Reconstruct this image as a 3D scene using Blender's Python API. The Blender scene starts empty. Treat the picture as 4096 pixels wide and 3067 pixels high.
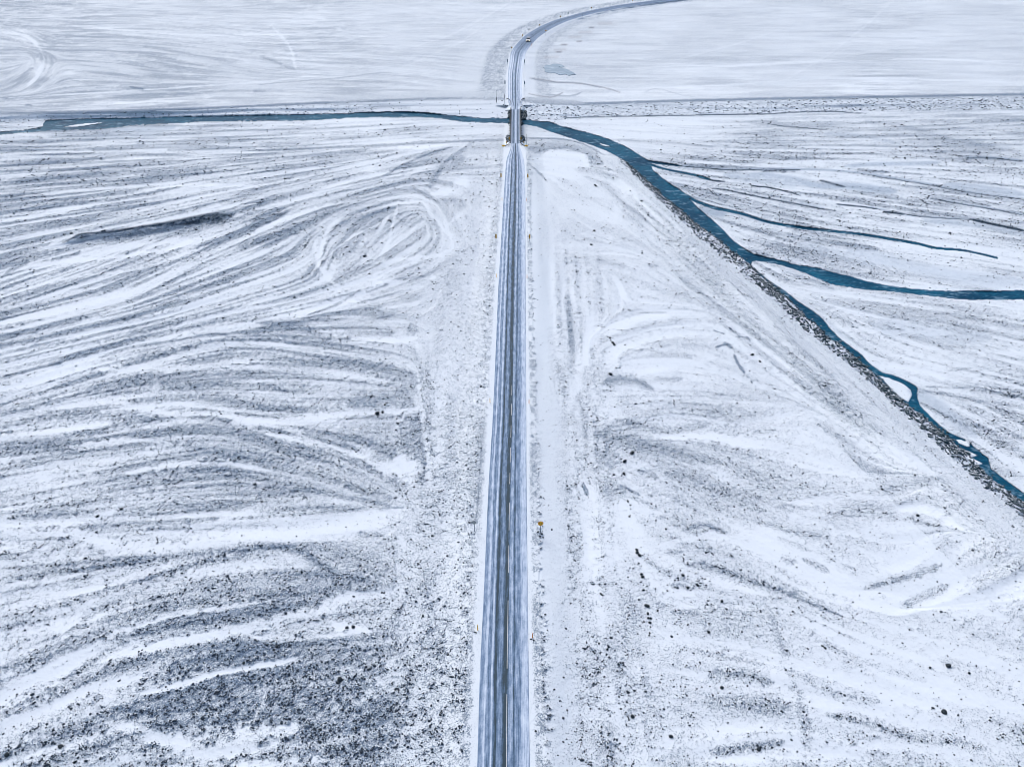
import bpy, math, random
import numpy as np

# ------------------------------------------------------------------ camera, sky, sun, exposure
S = bpy.context.scene
F, CX, CY, YH, H = 3311.0, 2048.0, 1533.5, -600.0, 85.0
PITCH = math.atan((CY - YH) / F)
cp, sp = math.cos(PITCH), math.sin(PITCH)
cam_d = bpy.data.cameras.new('camera'); cam = bpy.data.objects.new('camera', cam_d)
S.collection.objects.link(cam); S.camera = cam
cam.location = (0, 0, H); cam.rotation_euler = (math.pi / 2 - PITCH, 0, 0)
cam_d.sensor_fit = 'HORIZONTAL'; cam_d.sensor_width = 36; cam_d.lens = 36 * F / 4096
cam_d.clip_start = 1; cam_d.clip_end = 60000

SUN_EL, SUN_AZ = math.radians(46), math.radians(-32)      # azimuth from +Y, negative = left
W = bpy.data.worlds.new('World'); S.world = W; W.use_nodes = True
wn = W.node_tree; bg = wn.nodes['Background']
sky = wn.nodes.new('ShaderNodeTexSky'); sky.sky_type = 'NISHITA'; sky.sun_disc = False
sky.sun_elevation = SUN_EL; sky.sun_rotation = SUN_AZ
sky.air_density = 1.0; sky.dust_density = 3.0; sky.ozone_density = 1.0
wn.links.new(sky.outputs[0], bg.inputs[0]); bg.inputs[1].default_value = 0.13
sd = bpy.data.lights.new('sun', 'SUN'); sd.energy = 1.3; sd.angle = math.radians(25); sd.color = (0.93, 0.98, 1.0)
sun = bpy.data.objects.new('sun', sd); S.collection.objects.link(sun)
sun.rotation_euler = (math.pi / 2 - SUN_EL, 0, math.pi - SUN_AZ)
sun.location = (0, 0, 200)
S.view_settings.view_transform = 'Standard'; S.view_settings.look = 'None'
S.view_settings.gamma = 1; S.view_settings.use_curve_mapping = False
S.view_settings.exposure = 0.37
S.cycles.filter_width = 0.9

rng = np.random.default_rng(7); random.seed(7)
OV = 4096 / 2212.0

# ------------------------------------------------------------------ helpers
def world(x, y, z=0.0):
    dx = (np.asarray(x, float) - CX) / F; dy = (CY - np.asarray(y, float)) / F
    t = (H - z) / (sp - dy * cp)
    return dx * t, (cp + dy * sp) * t
def link(o): S.collection.objects.link(o); return o
def props(o, label=None, cat=None, group=None, kind=None):
    if label: o['label'] = label
    if cat: o['category'] = cat
    if group: o['group'] = group
    if kind: o['kind'] = kind
    return o
def empty(name, loc, rz=0, **k):
    o = bpy.data.objects.new(name, None); link(o); o.location = loc; o.rotation_euler = (0, 0, rz)
    o.empty_display_size = .3
    return props(o, **k)
class MB:
    def __init__(s): s.v = []; s.f = []
    def add(s, vs, fs):
        n = len(s.v); s.v += [tuple(p) for p in vs]; s.f += [tuple(i + n for i in q) for q in fs]; return s
    def box(s, c, d, rz=0, rx=0):
        cz, sz = math.cos(rz), math.sin(rz); cx_, sx_ = math.cos(rx), math.sin(rx); vs = []
        for k in (-.5, .5):
            for a, b in ((-.5, -.5), (.5, -.5), (.5, .5), (-.5, .5)):
                x, y, z = a * d[0], b * d[1], k * d[2]
                y, z = y * cx_ - z * sx_, y * sx_ + z * cx_
                vs.append((c[0] + x * cz - y * sz, c[1] + x * sz + y * cz, c[2] + z))
        return s.add(vs, [(3, 2, 1, 0), (4, 5, 6, 7), (0, 1, 5, 4), (1, 2, 6, 5), (2, 3, 7, 6), (3, 0, 4, 7)])
    def cyl(s, p0, p1, r0, r1=None, n=10):
        r1 = r0 if r1 is None else r1
        p0, p1 = np.array(p0, float), np.array(p1, float); a = p1 - p0; a /= np.linalg.norm(a)
        u = np.cross(a, (0, 0, 1) if abs(a[2]) < .9 else (1, 0, 0)); u /= np.linalg.norm(u); w = np.cross(a, u)
        vs = []
        for p, r in ((p0, r0), (p1, r1)):
            for k in range(n):
                t = 2 * math.pi * k / n; vs.append(p + r * (math.cos(t) * u + math.sin(t) * w))
        fs = [(k, (k + 1) % n, n + (k + 1) % n, n + k) for k in range(n)] + [tuple(range(n))[::-1], tuple(range(n, 2 * n))]
        return s.add(vs, fs)
    def build(s, name, mat, parent=None, bevel=0, smooth=False):
        me = bpy.data.meshes.new(name); me.from_pydata(s.v, [], s.f); me.update()
        me.materials.append(mat); o = link(bpy.data.objects.new(name, me))
        if parent: o.parent = parent
        if smooth: me.polygons.foreach_set('use_smooth', [True] * len(me.polygons))
        if bevel:
            b = o.modifiers.new('bevel', 'BEVEL'); b.width = bevel; b.segments = 2; b.limit_method = 'ANGLE'
        return o
def copy_tree(o, parent=None):
    c = o.copy(); link(c); c.parent = parent
    for ch in list(o.children): copy_tree(ch, c)
    return c
class NT:
    """tiny node helper"""
    def __init__(s, name):
        s.m = bpy.data.materials.new(name); s.m.use_nodes = True; s.t = s.m.node_tree
        s.b = s.t.nodes['Principled BSDF']
    def n(s, kind, **k):
        o = s.t.nodes.new('ShaderNode' + kind)
        for a, v in k.items():
            if a.startswith('i_'): o.inputs[int(a[2:]) if a[2:].isdigit() else a[2:]].default_value = v
            else: setattr(o, a, v)
        return o
    def l(s, a, b): s.t.links.new(a, b)
    def math(s, op, a, b=None, c=None, clamp=False):
        o = s.n('Math', operation=op, use_clamp=clamp)
        for i, v in enumerate((a, b, c)):
            if v is None: continue
            if isinstance(v, (int, float)): o.inputs[i].default_value = v
            else: s.l(v, o.inputs[i])
        return o.outputs[0]
    def mix(s, fac, a, b):
        o = s.n('Mix', data_type='RGBA')
        for i, v in ((0, fac), (6, a), (7, b)):
            if isinstance(v, (int, float)): o.inputs[i].default_value = v
            elif isinstance(v, tuple): o.inputs[i].default_value = v + (1,)
            else: s.l(v, o.inputs[i])
        return o.outputs[2]
    def noise(s, scale, detail=3, rough=.55, vec=None, out=0):
        o = s.n('TexNoise'); o.inputs['Scale'].default_value = scale; o.inputs['Detail'].default_value = detail
        o.inputs['Roughness'].default_value = rough
        if vec is not None: s.l(vec, o.inputs['Vector'])
        return o.outputs[out]
    def ramp(s, fac, stops, interp='LINEAR'):
        o = s.n('ValToRGB'); r = o.color_ramp; r.interpolation = interp
        while len(r.elements) > 1: r.elements.remove(r.elements[-1])
        for i, (p, c) in enumerate(stops):
            e = r.elements[0] if i == 0 else r.elements.new(p)
            e.position = p; e.color = (c if isinstance(c, tuple) else (c, c, c)) + (1,)
        s.l(fac, o.inputs[0]); return o.outputs[0]
    def pos(s): return s.n('NewGeometry').outputs['Position']

def simple_mat(name, col, rough=.5, metal=0, var=.15, scale=8, snow=0.0):
    t = NT(name); nz = t.noise(scale, 4)
    dark = tuple(c * (1 - var) for c in col); lite = tuple(min(1, c * (1 + var)) for c in col)
    c = t.mix(nz, dark, lite)
    if snow:
        g = t.n('NewGeometry'); sx = t.n('SeparateXYZ'); t.l(g.outputs['Normal'], sx.inputs[0])
        m = t.math('ADD', sx.outputs[2], t.math('MULTIPLY', t.math('SUBTRACT', t.noise(6, 3, vec=t.pos()), .5), .9))
        m = t.math('MULTIPLY', t.math('SUBTRACT', m, snow), 6, clamp=True)
        c = t.mix(m, c, SNOW)
    t.l(c, t.b.inputs['Base Color']); t.b.inputs['Roughness'].default_value = rough; t.b.inputs['Metallic'].default_value = metal
    return t.m

SNOW = (0.745, 0.80, 0.845)
M = {}
M['rock'] = simple_mat('dark_basalt', (.018, .046, .060), .85, var=.5, scale=3, snow=.90)
M['boulder'] = simple_mat('bare_boulder', (.022, .032, .040), .85, var=.5, scale=3, snow=1.12)
M['rock_snow'] = simple_mat('snowy_basalt', (.05, .062, .085), .85, var=.4, scale=2, snow=.42)
M['stone'] = simple_mat('loose_gravel', (.034, .048, .066), .9, var=.6, scale=1.5, snow=1.05)
M['yellow'] = simple_mat('yellow_paint', (1.0, .53, .0), .45, var=.08)
M['orange'] = simple_mat('orange_plastic', (.80, .26, .01), .45, var=.08)
M['red'] = simple_mat('red_paint', (.42, .06, .015), .45, var=.08)
M['black'] = simple_mat('black_paint', (.02, .022, .025), .5, var=.1)
M['steel'] = simple_mat('galvanised_steel', (.10, .16, .21), .5, 0, var=.2)
M['rust'] = simple_mat('weathered_steel', (.03, .038, .05), .7, 0, var=.3)
M['grey'] = simple_mat('grey_sign_back', (.30, .33, .34), .5, .3, var=.1)
M['green'] = simple_mat('green_paint', (.03, .16, .13), .5, var=.1)
M['concrete'] = simple_mat('concrete', (.20, .235, .27), .9, var=.25, scale=3)
M['timber'] = simple_mat('wet_timber', (.05, .055, .05), .85, var=.4, scale=4, snow=1.0)
M['car_white'] = simple_mat('white_car_paint', (.72, .72, .74), .25, var=.03)
M['glass'] = simple_mat('dark_glass', (.012, .03, .045), .1, var=.1)
M['tyre'] = simple_mat('tyre_rubber', (.02, .02, .02), .85, var=.2)
lt = NT('headlight_glow'); lt.b.inputs['Base Color'].default_value = (.9, .85, .7, 1)
lt.b.inputs['Emission Color'].default_value = (1, .82, .55, 1); lt.b.inputs['Emission Strength'].default_value = 5; M['lamp'] = lt.m

# ------------------------------------------------------------------ ground grid (rows and columns follow the view for even detail)
def outer(a, b, n, p=2.2): return a + (b - a) * (np.linspace(0, 1, n + 1)[1:] ** p)
xs = np.concatenate([outer(-90, -6000, 40)[::-1], np.arange(-90, 4186, 3.4), outer(4186, 10000, 40)])
ys = np.concatenate([outer(-24, -592, 60, 1.6)[::-1], np.arange(-24, 3100, 3.1), outer(3100, 5200, 40, 1.5)])
GX, GY = np.meshgrid(xs, ys); SH = GX.shape
WX, WY = world(GX, GY)
ix0, ix1 = 40, len(xs) - 40

LAT = rng.random((4, 512, 512)).astype(np.float32)
def vnoise(x, y, k=0):
    L = LAT[k]; xf = np.floor(x); yf = np.floor(y); fx = (x - xf).astype(np.float32); fy = (y - yf).astype(np.float32)
    xi = xf.astype(np.int64) & 511; yi = yf.astype(np.int64) & 511; xj = (xi + 1) & 511; yj = (yi + 1) & 511
    fx = fx * fx * (3 - 2 * fx); fy = fy * fy * (3 - 2 * fy)
    a = L[yi, xi]; b = L[yi, xj]; c = L[yj, xi]; d = L[yj, xj]
    return (a + (b - a) * fx) * (1 - fy) + (c + (d - c) * fx) * fy
def norm(a):
    c = a[60:-40, ix0:ix1]; return (a - c.mean()) / c.std()

# flow of the old braided channels, traced along the ground (overview pixels)
FLOW = [
 [(0,20),(400,30),(1000,15),(1500,8)],[(0,110),(300,105),(600,130),(900,150),(1080,170)],[(0,60),(300,50),(600,80),(800,70)],
 [(0,215),(500,190),(1080,200)],[(20,60),(60,75),(90,105),(100,140),(85,170),(50,200)],[(230,100),(330,105),(430,125),(560,150)],[(180,140),(260,150),(340,165)],[(0,250),(1100,235)],[(0,330),(600,320),(1000,303)],
 [(0,400),(400,370),(800,330),(1010,310)],[(0,470),(300,430),(600,380),(900,330)],[(0,560),(300,490),(500,440),(700,390),(950,320)],
 [(0,650),(300,540),(600,430),(800,385)],[(0,700),(250,640),(450,540),(650,450),(850,400)],[(0,760),(300,690),(600,600),(700,560)],
 [(0,840),(250,770),(500,710),(680,665),(800,630),(900,590)],[(690,600),(700,520),(760,460),(860,430),(920,440)],
 [(740,640),(860,610),(960,570),(1000,520),(960,440),(930,400)],[(760,560),(820,500),(870,450)],
 [(0,870),(200,800),(450,730),(600,740),(900,800)],[(600,700),(750,690),(900,700)],
 [(0,950),(200,930),(400,890),(600,900),(850,890)],[(150,900),(400,880),(600,930),(800,1010),(870,1060)],
 [(0,1080),(300,1020),(500,980),(700,1020),(850,1080)],[(0,1150),(300,1140),(600,1130),(850,1100)],[(0,1230),(200,1210),(450,1190),(640,1180),(800,1250)],
 [(0,1330),(200,1280),(450,1200),(800,1160)],[(0,1480),(150,1400),(400,1330),(700,1310),(850,1290)],[(0,1600),(200,1500),(400,1420),(700,1390),(850,1380)],
 [(0,1656),(300,1560),(600,1520),(850,1450)],[(300,1640),(600,1600),(850,1560)],
 [(930,760),(925,1000),(910,1300),(900,1656)],[(1010,560),(990,1000),(960,1656)],
 [(1150,400),(1170,800),(1180,1200),(1190,1656)],[(1240,560),(1250,900),(1280,1300),(1330,1656)],
 [(1200,420),(1270,450),(1330,480)],[(1200,560),(1320,560)],[(1290,740),(1400,700),(1500,690)],[(1310,830),(1450,830)],
 [(1300,930),(1450,900),(1600,920),(1700,900)],[(1290,1000),(1450,1050),(1600,1100)],[(1400,1010),(1600,1130),(1800,1220),(2000,1320),(2212,1400)],
 [(1450,1180),(1600,1220),(1750,1300),(1900,1350),(2212,1450)],[(1500,1330),(1700,1330),(1900,1450),(2212,1560)],
 [(1500,1450),(1700,1480),(2000,1560),(2212,1620)],[(1500,1620),(1700,1600),(1900,1640)],
 [(1850,1290),(2000,1240),(2100,1160)],[(1950,1330),(2100,1250),(2212,1190)],[(1760,1070),(1900,1080),(2050,1010)],
 [(1350,400),(1600,640),(1800,820),(2000,1000),(2212,1200)],[(1600,560),(1800,740),(2000,920),(2212,1100)],
 [(1200,270),(1500,290),(2212,260)],[(1250,300),(1600,340),(2212,350)],[(1450,360),(1800,380),(2212,440)],
 [(1480,420),(1800,500),(2212,560)],[(1600,540),(1900,600),(2212,640)],[(1700,620),(2000,660),(2212,700)],[(1850,780),(2212,850)],[(1950,830),(2100,900),(2212,960)],
 [(1300,100),(2212,110)],[(1200,40),(2212,20)],[(1150,180),(2212,180)]]
seg = []
for pl in FLOW:
    for (a, b), (c, d) in zip(pl[:-1], pl[1:]):
        L = math.hypot(c - a, d - b); n = max(1, int(L / 40))
        for k in range(n):
            t = (k + .5) / n; seg.append((a + (c - a) * t, b + (d - b) * t, (c - a) / L, (d - b) / L))
seg = np.array(seg)
fx_ = np.linspace(-300, 2512, 120); fy_ = np.linspace(-40, 1800, 90)
FXg, FYg = np.meshgrid(fx_, fy_)
acc_c = np.zeros(FXg.shape); acc_s = np.zeros(FXg.shape)
for (x, y, dx, dy) in seg:
    w = 1 / (((FXg - x) ** 2 + (2.2 * (FYg - y)) ** 2) + 400) ** 1.6
    a2 = 2 * math.atan2(dy, dx); acc_c += w * math.cos(a2); acc_s += w * math.sin(a2)
ang = .5 * np.arctan2(acc_s, acc_c)
ux, uy = np.cos(ang), np.sin(ang)
wx0, wy0 = world(FXg * OV, FYg * OV); wx1, wy1 = world((FXg + ux) * OV, (FYg + uy) * OV)
ln = np.hypot(wx1 - wx0, wy1 - wy0); SU, SV = ux * OV / ln, uy * OV / ln        # photo pixels per metre along the flow
A2c, A2s = np.cos(2 * ang), np.sin(2 * ang)
def bil(A, x, y):
    i = np.clip((x / OV - fx_[0]) / (fx_[1] - fx_[0]), 0, len(fx_) - 1.001); j = np.clip((y / OV - fy_[0]) / (fy_[1] - fy_[0]), 0, len(fy_) - 1.001)
    i0 = i.astype(int); j0 = j.astype(int); a = i - i0; b = j - j0
    return (A[j0, i0] * (1 - a) + A[j0, i0 + 1] * a) * (1 - b) + (A[j0 + 1, i0] * (1 - a) + A[j0 + 1, i0 + 1] * a) * b
def flow_px(x, y):
    a = .5 * np.arctan2(bil(A2s, x, y), bil(A2c, x, y)); u, v = np.cos(a), np.sin(a)
    # metres per px in x and y at this row
    r = np.maximum(y - YH, 30); mx = H / cp / r; my = H * F / (cp * cp * r * r)
    xx = (x - CX) * H / (cp * r * r)                                            # lateral shift per row
    L = np.hypot(u * mx - v * xx, v * my)
    return u / L, v / L
lic = [np.zeros(SH, np.float32) for _ in range(4)]; ws = 0
LAM = (5.6, 2.3, 1.05, 0.5)
for sgn in (1, -1):
    px, py = GX.copy(), GY.copy(); lu = lv = None
    for k in range(0, 13):
        if k > 0:
            u, v = flow_px(px, py)
            if lu is not None:
                fl = np.where(u * lu + v * lv < 0, -1.0, 1.0); u *= fl; v *= fl
            lu, lv = u, v
            st = sgn * .55 * 1.145 ** k
            px = px + u * st; py = np.maximum(py + v * st, -593)
        if k == 0 and sgn == -1: continue
        w = (1 - k / 13.5) * 1.12 ** k; ws += w
        X, Y = world(px, py)
        X, Y = X * .88 - Y * .47 + 3000, X * .47 + Y * .88 + 3000
        for q in range(4): lic[q] += (w if q < 3 or k < 7 else 0) * vnoise(X / LAM[q], Y / LAM[q], q)
S1, S2, S3, S4 = [norm(a) for a in lic]
big = norm(vnoise(WX / 30 + 90, WY / 22 + 90, 3) + .6 * vnoise(WX / 13 + 50, WY / 9 + 50, 2))
iso = norm(.8 * vnoise(WX / .9 + 900, WY / .9 + 900, 3) + .9 * vnoise(WX / .38 + 900, WY / .38 + 900, 1) + .5 * rng.random(SH))

# base exposure of gravel and strength of the streaks, sampled over the ground: x, y, base, amp, grain
ZN = [
 (100,60,.34,.17,.03),(400,40,.22,.1,.02),(900,40,.2,.07,.02),(1500,60,.2,.06,.02),(2100,60,.2,.06,.02),(300,150,.36,.17,.03),(700,120,.27,.13,.02),
 (60,190,.33,.15,.03),(900,160,.24,.1,.02),(1300,140,.24,.07,.03),(1700,150,.2,.06,.02),(2100,150,.19,.06,.02),(600,200,.24,.1,.02),(1000,205,.28,.08,.02),
 (300,290,.26,.24,.05),(800,285,.28,.24,.06),(1050,280,.2,.12,.05),(1200,290,.12,.08,.05),(1500,270,.16,.1,.05),(1900,270,.22,.18,.08),(2150,270,.3,.18,.1),
 (150,360,.36,.28,.06),(500,370,.34,.28,.08),(800,350,.32,.27,.08),(200,470,.34,.28,.06),(500,500,.34,.28,.08),(750,480,.3,.18,.06),(900,520,.28,.16,.06),
 (100,600,.3,.28,.06),(400,600,.34,.28,.08),(100,720,.33,.28,.07),(350,680,.33,.27,.07),(600,640,.32,.26,.07),
 (1020,520,.15,.05,.05),(1020,700,.16,.05,.07),(1000,900,.18,.06,.08),(985,1200,.22,.06,.09),(980,1500,.27,.08,.1),
 (200,880,.32,.24,.1),(500,860,.32,.2,.1),(750,820,.3,.2,.1),(880,900,.3,.14,.1),(300,1060,.32,.22,.1),(700,1060,.36,.2,.1),(880,1100,.26,.1,.1),
 (150,1280,.34,.22,.12),(450,1300,.4,.22,.12),(750,1280,.38,.2,.12),(880,1350,.3,.12,.12),(200,1520,.34,.24,.14),(500,1540,.42,.22,.15),(800,1560,.36,.16,.14),
 (1180,600,.06,.04,.04),(1190,900,.07,.04,.06),(1200,1200,.08,.05,.07),(1210,1500,.1,.05,.08),(1260,520,.13,.09,.05),(1270,800,.17,.1,.07),(1300,1150,.1,.1,.08),(1300,1450,.12,.08,.09),
 (1230,430,.1,.05,.04),(1450,600,.16,.07,.07),(1400,750,.18,.12,.07),(1600,800,.17,.08,.08),(1450,900,.2,.12,.08),(1700,900,.17,.09,.09),(1900,1000,.17,.08,.09),(2050,1100,.18,.08,.09),
 (1500,1050,.22,.14,.08),(1800,1130,.2,.13,.08),(2100,1250,.2,.12,.08),(1450,1250,.28,.14,.1),(1700,1400,.25,.15,.1),(2000,1450,.18,.12,.08),(1400,1500,.22,.1,.1),(1800,1580,.25,.16,.1),(2100,1600,.2,.12,.09),
 (1350,270,.1,.08,.06),(1600,330,.26,.22,.12),(1900,330,.26,.2,.12),(2150,330,.3,.18,.1),(1600,400,.28,.2,.14),(1900,430,.24,.22,.13),(2150,480,.22,.18,.1),(1750,500,.3,.18,.14),(2000,550,.16,.14,.08),
 (1900,650,.16,.14,.08),(2150,700,.18,.14,.08),(2050,780,.13,.12,.08),(2150,860,.3,.22,.12),(2000,840,.12,.08,.05),(2150,950,.3,.18,.12),(2180,1050,.16,.1,.08)]
zb = [np.zeros(FXg.shape) for _ in range(3)]; zw = np.zeros(FXg.shape)
for (x, y, *v) in ZN:
    w = 1 / (((FXg - x) ** 2 + (1.7 * (FYg - y)) ** 2) / 2500 + 1) ** 2.2; zw += w
    for q in range(3): zb[q] += w * v[q]
BASE, AMP, GR = [bil(z / zw, GX, GY).astype(np.float32) for z in zb]
fin = np.clip((GY - 500) / 500, 0, 1)
rowm = H * F / (cp * cp * np.maximum(GY - YH, 30) ** 2)
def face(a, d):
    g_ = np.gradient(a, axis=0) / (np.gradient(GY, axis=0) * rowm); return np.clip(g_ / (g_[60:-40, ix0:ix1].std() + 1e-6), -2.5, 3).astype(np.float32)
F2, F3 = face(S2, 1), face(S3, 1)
SS = .30 * S1 + .46 * S2 + (.42 + .10 * fin) * S3 + .36 * fin * S4
ridge = np.exp(-(S1 / .16) ** 2) * .6 + np.exp(-(S2 / .22) ** 2) * .5
SS = 1.15 * np.tanh(1.25 * SS)
nearl = np.clip((GY - 1500) / 600, 0, 1)
E = BASE * (1.0 - .26 * nearl) + AMP * SS * (.85 - .25 * nearl) + AMP * (.22 * F2 + .20 * F3) * (1 - .6 * nearl) + (.035 + .05 * nearl) * big + GR * .4 * iso  # F2, F3 make one side of each streak darker, painting in relief shade
E -= ridge * np.clip(AMP, .06, .2) * (1.0 + .5 * (GY < 420)) * (1 - .5 * nearl)
E = E.astype(np.float32)

def block(pts, pad):
    a = np.array(pts); i0, i1 = np.searchsorted(xs, [a[:, 0].min() - pad, a[:, 0].max() + pad]); j0, j1 = np.searchsorted(ys, [a[:, 1].min() - pad, a[:, 1].max() + pad])
    return slice(max(j0 - 1, 0), j1 + 1), slice(max(i0 - 1, 0), i1 + 1)
def smooth_pl(pts, n=6):
    p = np.array(pts, float)
    if len(p) < 3: return p
    q = np.vstack([2 * p[0] - p[1], p, 2 * p[-1] - p[-2]]); out = []
    for i in range(1, len(q) - 2):
        for k in range(n):
            t = k / n; a, b, c, d = q[i - 1:i + 3]
            out.append(.5 * ((2 * b) + (-a + c) * t + (2 * a - 5 * b + 4 * c - d) * t * t + (-a + 3 * b - 3 * c + d) * t ** 3))
    out.append(p[-1]); return np.array(out)
def pl_dist(X, Y, pts, asp=1.0):
    best = np.full(X.shape, 1e18, np.float32); par = np.zeros(X.shape, np.float32); n = len(pts) - 1
    for i in range(n):
        a, b = pts[i], pts[i + 1]; dx, dy = b[0] - a[0], (b[1] - a[1]) * asp; L = dx * dx + dy * dy + 1e-9
        t = np.clip(((X - a[0]) * dx + (Y - a[1]) * asp * dy) / L, 0, 1)
        d = (X - a[0] - t * dx) ** 2 + ((Y - a[1]) * asp - t * dy) ** 2; m = d < best
        best[m] = d[m]; par[m] = ((i + t) / n)[m]
    return np.sqrt(best), par
def stroke(A, pts, w0, w1, val, strength=1.0, soft=.5, noise=.5, tex=.35, scale=OV, rough=.25, edge=None):
    pts = smooth_pl(np.array(pts, float) * scale); w0 *= scale / 2; w1 *= scale / 2; pad = max(w0, w1) * 3 + 10
    b = block(pts, pad); X, Y = GX[b], GY[b]
    if X.size == 0: return
    d, t = pl_dist(X, Y, pts)
    w = w0 + (w1 - w0) * t; tap = np.clip(np.minimum(t, 1 - t) * 7 + .25, 0, 1) ** .6
    w = w * tap
    dd = d / w + rough * iso[b] * .6 + noise * .45 * (.6 * S2[b] + .5 * S3[b])
    m = np.clip((1 + soft - dd) / (2 * soft), 0, 1); m = m * m * (3 - 2 * m) * strength
    if val > .3: val = val - .13 * nearl[b]
    tgt = val + AMP[b] * tex * SS[b] * 1.5 + GR[b] * iso[b] * .6 * np.minimum(1, val * 3 + .1)
    A[b] = A[b] * (1 - m) + tgt * m
def add(A, pts, w, amt, scale=OV, soft=1.0):
    pts = smooth_pl(np.array(pts, float) * scale); w *= scale / 2; b = block(pts, w * 3 + 8); d, _ = pl_dist(GX[b], GY[b], pts)
    A[b] += amt * np.exp(-(d / w) ** 2)

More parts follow.
